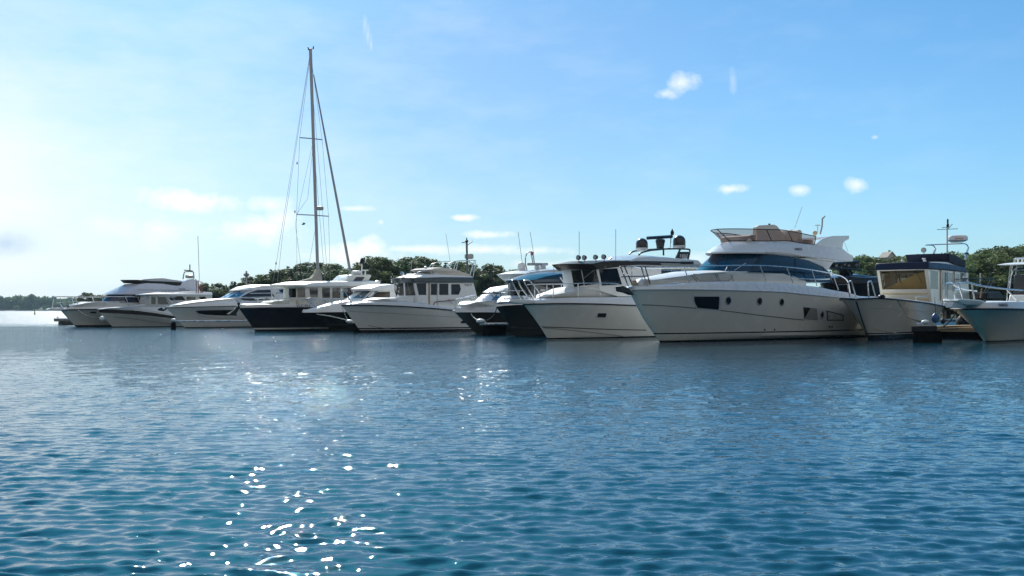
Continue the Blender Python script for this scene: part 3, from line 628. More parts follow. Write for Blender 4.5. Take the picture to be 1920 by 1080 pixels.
# ---------------------------------------------------------------- M: pilothouse boat with a navy roof
def boat_navy_roof():
    b = Boat('pilothouse_boat', 'cream pilothouse motor boat with navy blue roof and bronze tinted front window', 'motor boat', 1630, 637, 54)
    hm = hullmat('pilothouse hull', (.72, .70, .62), [(-2, .20, BLK), (.24, .275, WHT), (.275, .34, BLK), (.20, .24, BLK)], streak=.1)
    h = b.hull(9.0, 3.2, [(1605, 561.5), (1609, 576), (1616, 598), (1623, 618), (1630, 637)], [(1612, 560.3), (1642, 559.2), (1680, 561.8), (1712, 565.2), (1743, 569.2), (1783, 577), (1800, 580)], hm, te=.42, pw=2.2, pq=.46, wf=.62, fl=1.6, fine=(.8, 1.5), aft=.95, rub=RUB, rubr=.045)
    b.bulwark([(1614, 558.6), (1642, 557.6), (1680, 559.6), (1712, 562.5), (1743, 566), (1783, 573)], GELW, inset=.12)
    b.stripe(h, [(1605.2, 565), (1609.8, 579), (1616.6, 600), (1624, 621), (1630, 635)], 2.4, RUB, 'stem_band', out=.012)
    b.stripe(h, [(1632, 578), (1690, 580), (1740, 585), (1790, 592)], 1.0, mat('seam line', (.45, .43, .38), .4), 'hull_crease', out=.006)
    b.stripe(h, [(1640, 614), (1660, 619), (1680, 624.5)], 1.8, WHT and mat('spray rail', (.7, .68, .62), .3), 'spray_rail', out=.03)
    # cabin: four real walls round the wheelhouse, glazed all round
    fx = b.onx(1746, 560, 0)  # only for direction
    bw = 1.34
    p0 = b.on(1746, 560, bw); p1 = b.on(1738, 501, bw); p2 = b.on(1814, 510, bw); p3 = b.on(1818.5, 566, bw)
    zb_, zt_ = b.zs(p0.x) - .05, p1.z + .02
    def lean(z): return p0.x + (p1.x - p0.x) * (z - p0.z) / (p1.z - p0.z)
    def aft(z): return p3.x + (p2.x - p3.x) * (z - p3.z) / (p2.z - p3.z)
    zw0, zw1 = b.on(1737.5, 541, bw).z, b.on(1733, 505.5, bw).z
    mb = MB(); T = .06
    def fpanel(y0, y1, z0, z1, dx=0):
        vs = [(lean(z) + d + dx, y, z) for d in (0, T) for y in (y0, y1) for z in (z0, z1)]
        mb.add(vs, [(0, 1, 3, 2), (4, 6, 7, 5), (0, 4, 5, 1), (2, 3, 7, 6), (0, 2, 6, 4), (1, 5, 7, 3)])
    fpanel(-bw, bw, zb_, zw0); fpanel(-bw, bw, zw1, zt_); fpanel(-bw, -bw + .16, zw0, zw1); fpanel(bw - .16, bw, zw0, zw1)
    # port side: sill, header and posts between the openings
    xw = [(b.on(1744.5, 522, bw).x, b.on(1758.3, 522, bw).x), (b.on(1767.5, 522, bw).x, b.on(1776, 522, bw).x), (b.on(1778.3, 522, bw).x, b.on(1787, 522, bw).x), (b.on(1791.5, 522, bw).x, b.on(1799, 522, bw).x)]
    def spanel(sg, x0, x1, z0, z1, sk0=None, sk1=None):
        q = lambda f, x, z: f(z) + .0 if f else x
        vs = [(q(fn, x, z), sg * (bw - d), z) for d in (0.004, T) for fn, x in ((sk0, x0), (sk1, x1)) for z in (z0, z1)]
        mb.add(vs, [(0, 1, 3, 2), (4, 6, 7, 5), (0, 4, 5, 1), (2, 3, 7, 6), (0, 2, 6, 4), (1, 5, 7, 3)])
    lean2 = lambda z: lean(z) + T + .003
    for sg in (-1, 1):
        spanel(sg, 0, 0, zb_, zw0, lean2, aft); spanel(sg, 0, 0, zw1, zt_, lean2, aft)
        ed = [None] + xw
        spanel(sg, 0, xw[0][0], zw0, zw1, lean2, None)
        for (a, c), (d, e) in zip(xw, xw[1:]): spanel(sg, c, d, zw0, zw1)
        spanel(sg, xw[-1][1], 0, zw0, zw1, None, aft)
    xa = p3.x - .1
    mb.box(xa, xa + T, -bw + .07, -.35, zb_, zt_ - .01); mb.box(xa, xa + T, .75, bw - .07, zb_, zt_ - .01); mb.box(xa, xa + T, -.35, .75, zt_ - .25, zt_ - .01)
    cab = b.reg(mb.build('cabin', CREAM, b.root, bevel=.008))
    MB().box(lean(zw0) + .3, xa - .2, -bw + .1, bw - .1, zb_ + .2, zw0 - .25).build('cabin_floor', TAN, b.root)
    xq = lean(zw0) + .55; pq_ = [b.onx(x, y, xq) for x, y in ((1654, 543), (1672, 536), (1692, 525), (1715, 515), (1737, 508), (1741, 545))]
    nq = len(pq_); MB().add(pq_ + [p + Vector((.04, 0, 0)) for p in pq_], [tuple(range(nq)), tuple(range(nq, 2 * nq))[::-1]] + [(i, (i + 1) % nq, nq + (i + 1) % nq, nq + i) for i in range(nq)]).build('sunlit_patch_panel', mat('painted sunlit honey', (.92, .78, .52), .45), b.root)  # sunlit gold seen through the front window, painted as a bright slanted panel
    MB().box(xw[2][0], xw[3][1], -.1, bw - .1, zb_ + .5, zw0 + .15).build('bench_seat', mat('cream leather', (.72, .60, .42), .5), b.root, bevel=.06)
    MB().box(lean(zw0) + .12, lean(zw0) + .7, -bw + .12, bw - .12, zw0 - .3, zw0 - .02).build('dashboard', TAN, b.root, bevel=.04)
    mb = MB()
    g = lambda y, z: (lean(z) + .02, y, z)
    mb.add([g(-bw + .16, zw0), g(bw - .16, zw0), g(bw - .16, zw1), g(-bw + .16, zw1)], [(0, 1, 2, 3)])
    fw = mb.build('front_window', GOLDG, b.root)
    mb = MB(); e = [g(-bw + .16, zw0), g(bw - .16, zw0), g(bw - .16, zw1), g(-bw + .16, zw1)]
    for i in range(4): mb.tube([e[i], e[(i + 1) % 4]], .022, 5)
    mb.build('frame', mat('window rubber', (.10, .08, .06), .6), fw)
    for y in (-.75, .35): MB().tube([(lean(zw1) - .05, y, zw1 - .02), (lean(zw0 + .35) - .04, y - .25, zw0 + .3)], .014, 5).build('windscreen_wiper', DARK, fw)
    for i, (a, c) in enumerate(xw):
        z0 = zw0; m = BLACKG if i == 0 else mat('blue door glass', (.008, .05, .10), .06, spec=.35)
        MB().box(a, c, -bw + .02, -bw + .032, z0, zw1).build('side_window', m, b.root); MB().box(a, c, bw - .032, bw - .02, z0, zw1).build('side_window', BLACKG, b.root)
    # doors and trim
    for x in (1763, 1789):
        p, q = b.on(x, 504, bw), b.on(x + .6, 563, bw); MB().box(p.x - .06, p.x + .06, -bw - .03, -bw + .01, q.z, p.z).build('door_trim', WOOD, b.root)
    for x in (1766.5, 1777.3):
        b.tubes('door_track', STEEL, [[b.on(x, 504, bw + .05), b.on(x, 568, bw + .05)]], .02)
    b.text(cab, 'Targa 27.1', 1806, 513, 11, mat('navy lettering', (.02, .02, .10), .5), out=.02)
    b.text(cab, 'Phoebe', 1806.5, 523.5, 11, TXTD, out=.02)
    # roof
    RF = mat('navy roof edge', (.008, .016, .045), .5, spec=.2); RB = mat('blue roof side', (.006, .045, .13), .5, spec=.2)
    rf = b.loft('roof', RF, [(1741, 504.5, 1.44, .2), (1741, 491, 1.40, .24), (1776, 494.5, 1.40), (1811, 501.5, 1.40), (1816, 511, 1.44), (1778, 507, 1.44)], bevel=.05)
    b.decal(rf, [(1743, 492.8), (1776, 496), (1808, 503), (1811, 508), (1778, 504.2), (1743, 500.6)], RB, 'roof_side_panel', out=.012)
    b.loft('roof_top', GELW, [(1746, 491.6, 1.2, .1, .02), (1778, 491.5, 1.1, 0, .04), (1809, 501, 1.1), (1809, 502.5, 1.1), (1746, 494, 1.2, .1)], bevel=.02)
    DG = b.loft('bridge_dodger', NAVY, [(1781, 491, 1.2, .25), (1780, 475, 1.25, .3), (1790, 478.5, 1.25), (1811, 490, 1.25), (1811, 501, 1.22), (1792, 496, 1.22)], bevel=.04)
    b.tubes('navigation_light', PLASTIC, [[b.on(1730, 485, .0), b.on(1735, 485, -.0)]], .05)
    for x in (1692, 1734): MB().lathe(b.onx(x, 490, lean(zt_) + .3), [(.09, -.02), (.08, .05), (.03, .09)], 10).build('roof_light', PLASTIC, b.root)
    ap = [(1809, 486), (1813, 470), (1815, 463), (1811, 457.8), (1800, 457)]
    P = [b.on(x, y, 1.0) for x, y in ap]; S = [Vector((q.x, -q.y, q.z)) for q in P]
    b.tubes('targa_arch', STEEL, [smoothpts(P + S[::-1], 4), [p + Vector((.22, .0, -.02)) for p in smoothpts(P[:3], 4)], [Vector((p.x + .22, -p.y, p.z - .02)) for p in smoothpts(P[:3], 4)]], .028)
    q_ = b.on(1812, 475.5, 1.0); MB().box(q_.x - .1, q_.x + .1, q_.y - .1, q_.y + .1, q_.z - .07, q_.z + .07).build('deck_light', DARK, b.root, bevel=.02)
    xm = P[3].x
    mp = lambda x, y: b.onx(x, y, xm)
    ms = b.tubes('mast', mat('mast dull white', (.6, .6, .58), .4), [[mp(1776, 476), mp(1776, 422)]], .05)
    b.tubes('spreader', DARK, [[mp(1757, 430.5), mp(1796, 429)], [mp(1766, 427), mp(1777, 426)], [mp(1778, 429), mp(1786, 420)]], .02, parent=ms)
    MB().lathe(mp(1777, 418), [(.07, -.3), (.09, -.1), (.05, -.05), (.055, .1), (.055, .2), (.03, .26)], 10).build('mast_light', DARK, ms)
    r = radome(b, 1795, 447, 33, 11, 0, txt='Raymarine'); 
    lamp_head(b, 1732, 469, 4.5, .2)
    b.tubes('radar_bracket', RED, [[b.on(1783, 455, 0), b.on(1805, 455, 0)]], .02)
    # hoops on the foredeck, side rail, cleat
    for pts in ([(1594, 557.5, -.35), (1590.5, 540, -.35), (1591, 529.5, -.35), (1594, 527.5, -.35), (1597, 530, -.3), (1605, 558, -.25)], [(1629, 558, .6), (1627.5, 540, .6), (1628, 529.5, .6), (1631, 527.5, .6), (1634.5, 530, .65), (1642, 557.5, .7)]):
        hoop(b, pts, r=.026)
    b.rail([(1717, 557), (1726, 555.5), (1750, 558.5), (1783, 564)], [(1717, 557, 1718, 562), (1745, 558, 1746, 566), (1766, 561, 1767, 570)], STEEL, inset=.3, r=.014, name='side_rail')
    MB().lathe(b.onz(1653, 556.5, b.zs(.8) + .08), [(.03, -.08), (.14, -.04), (.15, .03), (.08, .09)], 10).build('mooring_bitt', DARK, b.root)
    return b
boat_navy_roof()

# ---------------------------------------------------------------- N: centre console boat cut by the picture edge
def boat_console():
    b = Boat('centre_console_boat', 'white centre console boat with steel frame top and bow platform', 'motor boat', 1850, 640.5, 50)
    hm = hullmat('console hull', (.76, .74, .64), [(-2, .04, BLK)], streak=.12, coat=.15, rough=.35)
    h = b.hull(8.5, 3.0, [(1818, 580), (1826, 592), (1836, 612), (1844, 628), (1850, 640.5)], [(1830, 579.5), (1870, 579.2), (1918, 580)], hm, te=.37, pw=2.2, pq=.44, wf=.66, fl=1.6, rub=RUB, rubr=.045)
    b.bulwark([(1822, 570), (1850, 567), (1885, 566), (1918, 566)], GREYW, inset=.1, deckm=GELW)
    pl = b.loft('bow_platform', GELW, [(1796, 564.5, .30), (1800, 560.5, .35), (1840, 562.5, .5), (1850, 566, .55), (1846, 572, .45), (1822, 572, .3), (1806, 569, .3)], bevel=.04)
    b.loft('bow_chock', GELW, [(1784, 577, .12), (1788, 567, .2), (1805, 567, .25), (1811, 578, .12)], bevel=.03)
    MB().tube([b.on(1800, 566, 0), b.on(1816, 577, 0), b.on(1825, 571, 0)], [.05, .07, .03]).build('anchor', STEEL, b.root)
    MB().lathe(b.on(1845.5, 566, .45), [(.03, -.06), (.07, -.02), (.07, .04), (.02, .07)], 10).build('cleat', DARK, b.root)
    f = lambda x: max(.1, b.hs(x) - .12); q = lambda x, y: b.plan(x, y, f)
    s_ = lambda p: Vector((p.x, -p.y, p.z))
    fr = [b.on(1796, 532, .25), b.on(1815, 529.5, .35), b.on(1840, 536, .55), b.on(1887, 542, .9), b.on(1918, 544.5, 1.05)]
    P = smoothpts(fr, 4)
    b.tubes('bow_rail', STEEL, [P, [s_(p) for p in P], [P[0], s_(P[0])], [b.on(1797, 532, .25), b.on(1806, 562, .3)], [b.on(1822, 531, .4), b.on(1827, 562, .5)], [s_(b.on(1797, 532, .25)), s_(b.on(1800, 562, .3))], [b.on(1888, 543, .9), b.on(1909, 567, 1.0)]], .028)
    b.tubes('side_rail', STEEL, [smoothpts([b.on(1790, 560, -.1), b.on(1790, 545, -.1), b.on(1800, 541, -.1)], 4)], .026)
    b.tubes('boat_hook', WOOD, [[b.on(1838, 558, .1), b.on(1841, 541, .1)]], .03)
    b.loft('console', DARK and mat('console grey', (.05, .055, .06), .3), [(1899, 566, -.5), (1901, 516, -.5), (1925, 513, -.5), (1960, 514, -.5), (1960, 566, -.5)], bevel=.05)
    b.loft('cooler_seat', GELW, [(1890, 567, -.55), (1893, 553, -.55), (1955, 551, -.55), (1955, 567, -.55)], bevel=.04)
    b.loft('orange_box', mat('orange crate', (.5, .2, .04), .5), [(1912, 548, -.3), (1912, 544.5, -.3), (1926, 544.5, -.3), (1926, 548, -.3)], bevel=.01)
    t = b.loft('hard_top', GELW, [(1867, 496.5, -.95), (1885, 493.5, -1.0), (1920, 491, -1.0), (1985, 488, -1.0), (1985, 493, -1.0), (1920, 496, -1.0), (1878, 498, -1.0)], bevel=.03)
    mb = MB()
    for l in ([(1895, 497, -.85), (1890, 540, -.8), (1887, 566, -.75)], [(1898, 497, -.4), (1893, 540, -.4)], [(1893, 530, -.8), (1899, 510, -.85), (1908, 502, -.85), (1918, 500, -.85)], [(1907, 498, -.85), (1903, 530, -.8)], [(1935, 497, -.85), (1940, 560, -.85)], [(1895, 508, -.84), (1920, 506, -.84)]):
        mb.tube(smoothpts([b.on(*p) for p in l], 3), .026, 6); mb.build('frame_tube', STEEL, b.root); mb = MB()
        mb.tube([s_(p) for p in smoothpts([b.on(*p) for p in l], 3)], .026, 6); mb.build('frame_tube', STEEL, b.root); mb = MB()
    b.tubes('top_locker', GELW, [smoothpts([b.on(1903, 492, -.5), b.on(1905, 485, -.5), b.on(1940, 484, -.5)], 3), [b.on(1909, 486, -.5), b.on(1909, 492, -.5)], [b.on(1917, 486, -.5), b.on(1917, 492, -.5)]], .05)
    bw_ = [o for o in b.root.children if o.name.startswith('bulwark')][0]
    b.text(bw_, 'PARKER', 1880.5, 572.3, 17, TXTD, out=.02)
    return b
boat_console()
GRASSGLASS = None
def panes(b, cab, rects, m, name='side_window', frame=None, out=.012):
    for pts in rects:
        o = b.decal(cab, pts, m, name, out=out, step=6)
def rect(x0, y0, x1, y1, dx=0): return [(x0, y0), (x1, y0), (x1 + dx, y1), (x0 + dx, y1)]
# ---------------------------------------------------------------- I: white pilothouse boat with four spotlights
def boat_spotlights():
    b = Boat('pilothouse_boat', 'white pilothouse boat with black roof brow and four round spotlights', 'motor boat', 1027, 635.5, 43)
    hm = hullmat('spotlight boat hull', (.76, .75, .70), [(-2, .05, BLK)], streak=.1)
    h = b.hull(10.8, 3.5, [(982, 571), (988, 579), (995, 588), (1004, 600), (1013, 613), (1020, 624), (1027, 635.5)], [(998, 570.2), (1040, 569.3), (1077, 569.3), (1125, 570.2), (1183, 572.6)], hm, te=.5, pw=2.2, pq=.8, wf=.84, fl=1.5, fine=(.72, 1.6), rub=RUB, rubr=.04)
    b.bulwark([(997, 563), (1030, 560.5), (1083, 558.5), (1125, 557.8), (1175, 557)], GREYW, inset=.13, deckm=GELW)
    b.stripe(h, [(1016, 612.8), (1060, 614.3), (1125, 616.8), (1180, 618.3), (1212, 619)], 1.8, mat('hull stripe grey', (.10, .10, .10), .4), 'hull_stripe', out=.008)
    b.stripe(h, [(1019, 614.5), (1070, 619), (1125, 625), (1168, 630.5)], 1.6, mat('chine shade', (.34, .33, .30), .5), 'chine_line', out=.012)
    o = b.decal(h, [(1120, 585.2), (1138.5, 585.8), (1139.5, 589), (1136.5, 597), (1118, 596.5), (1117, 594)], GREYW, 'hull_window', out=.012, step=3)
    if o: b.decal(h, [(1121.5, 587), (1136.5, 587.3), (1135, 594.5), (1119.5, 594.3)], DARK, 'pane', out=.03, step=3, parent=o)
    # pulpit platform
    b.loft('bow_platform', GELW, [(952, 565.5, .28), (958, 562, .32), (990, 561.5, .4), (1004, 563.5, .45), (1000, 569.3, .42), (985, 570, .4), (960, 567.5, .32)], bevel=.03)
    b.loft('coachroof', GELW, [(1022, 558, .3, .3), (1040, 553, .7, .3, .04), (1075, 546, 1.0, .2, .06), (1098, 540, 1.2, 0, .08), (1125, 537, 1.3), (1172, 536, 1.36), (1230, 540, 1.36), (1230, 560, 1.36), (1125, 561, 1.3), (1060, 561, 1.0, .2)], bevel=.05)
    cab = b.loft('pilothouse', GELW, [(1127, 541, 1.34, .95), (1121, 501, 1.28, .85), (1165, 497, 1.30), (1240, 500, 1.30), (1240, 556, 1.36), (1160, 556, 1.36), (1127, 546, 1.34, .95)], nb=12, bevel=.03)
    panes(b, cab, [[(1071, 507), (1089, 505.6), (1095, 534.5), (1076.5, 538.5)], [(1091, 505.5), (1117.5, 504.8), (1124, 531.5), (1096.5, 535.2)]], CLEARG and BLACKG, 'windscreen_pane')
    panes(b, cab, [[(1122.5, 505), (1157, 503), (1166, 533), (1128.5, 535.5)]], BLACKG, 'side_window')
    b.tubes('windscreen_wiper', mat('wiper grey', (.3, .3, .3), .4), [[b.onx(1113, 507, b.on(1121, 510, 1.28).x - .95), b.onx(1093, 523, b.on(1124, 523, 1.3).x - .98)]], .012)
    br = b.loft('roof_brow', mat('black brow', (.012, .010, .010), .4, spec=.2), [(1119, 505.5, 1.36, 1.05), (1112, 495, 1.40, 1.25), (1130, 490.5, 1.38, .8, .05), (1155, 488.8, 1.38, .2, .06), (1240, 491, 1.38), (1240, 500, 1.38), (1165, 500, 1.38, 0)], nb=14, bevel=.04)
    for i, (x, y) in enumerate(((1084, 483), (1095, 483), (1116, 482.2), (1131.5, 481.5))): 
        xr = b.on(1118, 492, 1.2).x - .6 + (.0, -.1, .0, .25)[i]
        p = b.onx(x, y, xr); lamp_head(b, x, y, 4.8, -p.y, body=DARK)
    b.tubes('horn', STEEL, [[b.on(1141, 487, .6), b.on(1146, 484, .6)]], [.02, .06])
    for x, y, t in ((1086, 487, 434), (1154.5, 488, 430)):
        xr = b.on(1130, 490, 1.2).x; b.tubes('antenna', WIRE, [[b.onx(x, y, xr), b.onx(x, t, xr)]], .014)
    # rails
    b.rail([(992, 533.5), (1030, 532.5), (1073, 531.7), (1125, 531), (1158, 532.3), (1164, 540)], [(1037.5, 532.3, 1037.5, 558), (1084, 531.5, 1084, 557), (1125, 531, 1125, 556), (1159, 532.5, 1159, 556)], STEEL, inset=.22, r=.02)
    hoop(b, [(977, 560, .3), (966, 540, .3), (959.5, 527.5, .3), (963, 525, .3), (971, 526, .3), (978, 540, .25), (995, 562, .2)], r=.024)
    hoop(b, [(1002, 560, -.3), (992, 545, -.3), (983, 529, -.3), (985, 525.5, -.3), (993, 526, -.3), (1003, 538, -.3), (1019, 559, -.3)], r=.024)
    b.tubes('windlass', STEEL, [[b.on(985, 562, 0), b.on(985, 555, 0)], [b.on(981, 556, 0), b.on(990, 556, 0)]], .05)
    return b
boat_spotlights()
# ---------------------------------------------------------------- H: black hulled sport boat
def boat_black():
    b = Boat('sports_cruiser', 'glossy black sports cruiser with black hardtop beside the spotlight boat', 'motor boat', 967, 630, 42)
    hm = hullmat('black boat hull', (.010, .012, .012), [(-2, .05, (.006,) * 3)], rough=.08)
    h = b.hull(10, 3.2, [(930, 575), (936, 584), (946, 597), (955, 611), (962, 622), (967, 630)], [(945, 573), (970, 571.5), (1000, 571), (1060, 571)], hm, te=.5, pw=2.2, pq=.8, fl=1.4, rub=None)
    b.stripe(h, [(958, 613), (985, 614.5), (1010, 615)], 1.3, mat('dark grey line', (.05, .05, .055), .3), 'hull_stripe', out=.01)
    b.bulwark([(945, 569), (975, 566), (1010, 564), (1060, 563)], GELW, inset=.25, deckm=GELW)
    b.loft('foredeck', mat('pale blue grey deck', (.55, .60, .66), .3, coat=.4), [(940, 568, .2, .2), (960, 560, .6, .3), (975, 556, .8, .3, .05), (1000, 553, 1.0), (1040, 556, 1.1), (1040, 570, 1.1), (960, 571, .5)], bevel=.05)
    cab = b.loft('cabin', mat('black cabin gloss', (.008, .008, .010), .08, spec=.8), [(1010, 556, 1.15, 1.1), (1002, 528, 1.05, .8), (1024, 522, 1.05), (1070, 524, 1.05), (1082, 558, 1.2), (1030, 562, 1.2)], nb=12, bevel=.02)
    rf = b.loft('hardtop', mat('black blue gloss roof', (.010, .025, .05), .15, spec=.5), [(1000, 530, 1.15, .75), (1002, 525, 1.15, .85), (1025, 518, 1.05, .6, .12), (1050, 513.5, 1.05, .2, .12), (1076, 514, 1.05, 0, .1), (1085, 520, 1.15), (1080, 528, 1.15), (1040, 529, 1.15)], nb=12, bevel=.03)
    b.tubes('hardtop_bracket', STEEL, [[b.on(1055, 528, 1.16), b.on(1050, 520, 1.15)]], .03)
    b.loft('helm_seat', mat('pale seat', (.6, .6, .6), .6), [(1013, 546, 1.22), (1015, 542, 1.22), (1023, 543, 1.22), (1022, 547, 1.22)], bevel=.01)
    b.tubes('antenna', WIRE, [[b.on(1039, 516, .3), b.on(1038, 500, .3)]], .015)
    b.rail([(917, 546), (922, 545.5), (932, 548), (960, 545), (1005, 546)], [(917, 546, 936, 572), (940, 549, 950, 571), (973, 546, 974, 568), (995, 546, 996, 566)], STEEL, inset=.2, r=.018)
    return b
boat_black()
# ---------------------------------------------------------------- G: brown hulled runabout
def boat_brown():
    b = Boat('cabin_runabout', 'small brown hulled cabin boat with white deck and rope slung under its bow', 'motor boat', 893, 626, 41)
    hm = hullmat('brown hull', (.060, .050, .042), [(-2, .08, (.10, .10, .09))], rough=.16)
    h = b.hull(7.0, 2.5, [(852, 585), (859, 592), (870, 603), (881, 614), (893, 626)], [(865, 585), (900, 585), (925, 585), (960, 586)], hm, te=.5, pw=2.2, pq=.75, fl=1.3, rub=GELW, rubr=.03)
    b.bulwark([(862, 577.5), (880, 576.5), (905, 576), (932, 576)], GREYW, inset=.1, deckm=GELW)
    b.tubes('bow_roller', STEEL, [[b.on(849, 583.5, 0), b.on(858, 581, 0)]], .05)
    b.loft('foredeck', GELW, [(872, 577.5, .3, .2), (880, 571, .6, .2), (892, 566.5, .8, .2, .06), (915, 564, .95), (950, 566, 1.0), (950, 578, 1.0), (880, 578.5, .6)], bevel=.05)
    cab = b.loft('cabin', mat('runabout cabin blue white', (.62, .68, .74), .25, coat=.5), [(926, 566, .95, .7), (936, 552, .85, .5), (950, 549, .85), (985, 549, .85), (985, 570, .95), (930, 570, .95)], nb=10, bevel=.03)
    panes(b, cab, [[(921, 563.5), (930, 553), (941, 551), (936, 563)]], mat('sky blue screen', (.03, .14, .28), .05, spec=.9), 'windscreen_pane')
    b.loft('hardtop', GELW, [(940, 548, .95, .4), (948, 541, .85, .3, .08), (975, 535.5, .8, 0, .1), (1000, 535, .85), (1004, 541, .95), (1003, 546, .95)], bevel=.04)
    b.rail([(855.5, 562), (868, 560.5), (897, 557), (912, 554.5), (928, 552)], [(855.5, 562, 868, 578.5), (882, 559, 889, 577), (905, 556, 910, 575)], STEEL, inset=.12, r=.02)
    return b
boat_brown()
# ---------------------------------------------------------------- F: white pilothouse boat, grey teal roof
def boat_teal_roof():
    b = Boat('pilothouse_boat', 'white pilothouse boat with grey teal roof edge and beige canvas on its flybridge', 'motor boat', 678, 623.5, 41)
    hm = hullmat('teal roof boat hull', (.77, .76, .71), [(-2, .17, BLK), (.21, .30, BLK)], streak=.09)
    h = b.hull(10.2, 3.2, [(641, 573), (647, 581), (655, 592), (664, 605), (671, 614.5), (678, 623.5)], [(660, 572.3), (690, 572.2), (717, 572.8), (750, 574.2), (783, 576.2), (820, 579), (852, 582.3)], hm, te=.5, pw=2.1, pq=.85, wf=.82, fl=1.5, fine=(.75, 1.6), rub=RUB, rubr=.045)
    b.bulwark([(652, 570), (675, 567.5), (703, 566), (740, 565.8), (767, 567), (800, 571), (850, 578)], GREYW, inset=.1, deckm=GELW)
    b.stripe(h, [(655, 583.5), (700, 586), (750, 588.5), (800, 591.5), (850, 594.3), (870, 595.5)], 1.1, mat('seam line', (.45, .43, .38), .4), 'hull_crease', out=.006)
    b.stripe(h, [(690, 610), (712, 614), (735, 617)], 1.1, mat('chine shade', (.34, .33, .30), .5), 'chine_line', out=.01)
    b.decal(h, [(864, 603), (868, 601), (873, 602), (873.5, 606), (864, 606)], DARK, 'exhaust_vent', out=.015, step=3)
    b.loft('coachroof', GELW, [(688, 567, .3, .3), (703, 561.5, .7, .3), (722, 559.5, 1.0, .2, .05), (775, 558, 1.25), (775, 572, 1.25), (700, 571, .6)], bevel=.05)
    cab = b.loft('cabin', GELW, [(783, 561, 1.28, .28), (776, 526, 1.2, .3), (830, 524, 1.2), (887, 526, 1.2), (896, 560, 1.28), (895, 582, 1.3), (840, 579, 1.3), (783, 572, 1.3, .28)], nb=10, bevel=.03)
    FG = BLACKG
    panes(b, cab, [[(733, 531.5), (756, 530.5), (757.5, 554), (736, 555)], [(759.5, 530.5), (774.5, 530.2), (779, 553.5), (760.5, 554)]], glass('see through windscreen', (.03, .028, .022), .75, clear=(.8, .78, .7)), 'windscreen_pane')
    panes(b, cab, [[(780.5, 531), (799, 531), (799, 553), (785, 553)], rect(808, 531.7, 819, 553), rect(823.5, 531.7, 840.5, 553), [(846, 533), (861.5, 533), (864, 542), (860, 552.5), (846, 552.5)]], FG)
    b.stripe(cab, [(804.5, 528), (804.5, 571)], 3.4, mat('pale varnished wood', (.45, .30, .16), .45, var=.25, scale=12), 'door_trim', out=.02)
    b.tubes('door_track', STEEL, [[b.on(821, 528, 1.27), b.on(821.3, 574, 1.36)]], .022)
    b.tubes('wiper', mat('wiper grey', (.3, .3, .3), .4), [[b.onx(749, 540, b.on(778, 545, 1.2).x - .32), b.onx(749, 553, b.on(782, 550, 1.25).x - .33)], [b.onx(764, 533, b.on(777, 540, 1.2).x - .3), b.onx(769, 552, b.on(781, 550, 1.25).x - .33)]], .016)
    b.text(cab, 'Targa 32', 877, 534, 13.5, mat('bronze lettering', (.12, .09, .06), .5), out=.02)
    rf = b.loft('roof', mat('grey teal fascia', (.045, .065, .075), .3, coat=.3), [(776.5, 530, 1.33, .38), (775, 521.5, 1.36, .5), (830, 519.5, 1.33), (887, 520, 1.3), (890, 530, 1.33), (830, 530, 1.33)], nb=10, bevel=.05)
    b.loft('roof_top', GELW, [(778, 521, 1.28, .42, .05), (800, 515, 1.15, .2, .12), (840, 515, 1.1, 0, .12), (886, 518.5, 1.1, 0, .05), (886, 521, 1.2), (830, 520.5, 1.2)], bevel=.03)
    b.loft('flybridge_base', GREYW, [(812, 514, .9, .4), (816, 510.5, .95, .4), (850, 511.5, 1.0), (875, 516, 1.0), (875, 519, 1.0), (812, 518, .9, .3)], bevel=.03)
    b.loft('canvas_cover', BEIGE, [(818, 512, .95, .35), (808, 506, 1.15, .7), (815, 503, 1.1, .65), (830, 502, 1.1, .3, .04), (848, 504, 1.1), (868, 510, 1.1), (884, 516, 1.1), (881, 519, 1.1), (855, 516, 1.05)], nb=12, bevel=.03)
    mb = MB()
    P = [smoothpts([b.on(x, y, 1.05) for x, y in l], 4) for l in ([(887, 520), (888.5, 511), (891.5, 492), (891, 488.5), (886, 488)], [(889, 489), (883, 508)], [(880, 519), (886, 500)], [(837, 503), (840, 497), (846, 492), (860, 489), (886, 488)], [(842, 504), (846, 496), (848, 492)], [(885, 505), (890, 504)])]
    for l in P: mb.tube(l, .028, 6); mb.tube([Vector((p.x, -p.y, p.z)) for p in l], .028, 6)
    e = P[0][-1]; mb.tube([e, Vector((e.x, -e.y, e.z))], .028, 6)
    mb.build('targa_arch', STEEL, b.root)
    ms = b.tubes('mast', mat('mast dark grey', (.10, .11, .12), .4), [[b.on(876.5, 512, .2), b.on(875, 452, .2)]], .075)
    b.tubes('spreader', DARK, [[b.on(866, 455, .2), b.on(875, 453.5, .2)], [b.on(876, 460, .2), b.on(886, 452, .2)]], .03, parent=ms)
    MB().lathe(b.on(875, 451, .2), [(.10, -.12), (.12, 0), (.05, .05), (.03, .2)], 10).build('mast_light', DARK, ms)
    radome(b, 879.5, 480.5, 17, 10, .1, m=mat('radome grey', (.4, .4, .38), .4))
    lamp_head(b, 753.5, 513.5, 4, .2, body=STEEL)
    MB().lathe(b.on(798, 502, .5), [(.05, -.1), (.12, -.03), (.10, .06), (.03, .1)], 10).build('roof_light', PLASTIC, b.root)
    b.loft('life_raft', GELW, [(778, 519, .55), (778, 512.5, .55), (793, 511.5, .55), (794, 518, .55)], bevel=.05)
    b.tubes('roof_rail', STEEL, [smoothpts([b.on(783, 518, 1.0), b.on(784, 510, 1.0), b.on(807, 508, 1.0), b.on(808, 516, 1.0)], 3)], .02)
    whip(b, (769, 517), (773, 488), .8); whip(b, (844, 490), (836, 438), .8)
    q = lambda x, y: b.plan(x, y, lambda x: max(0, b.hs(x) - .12))
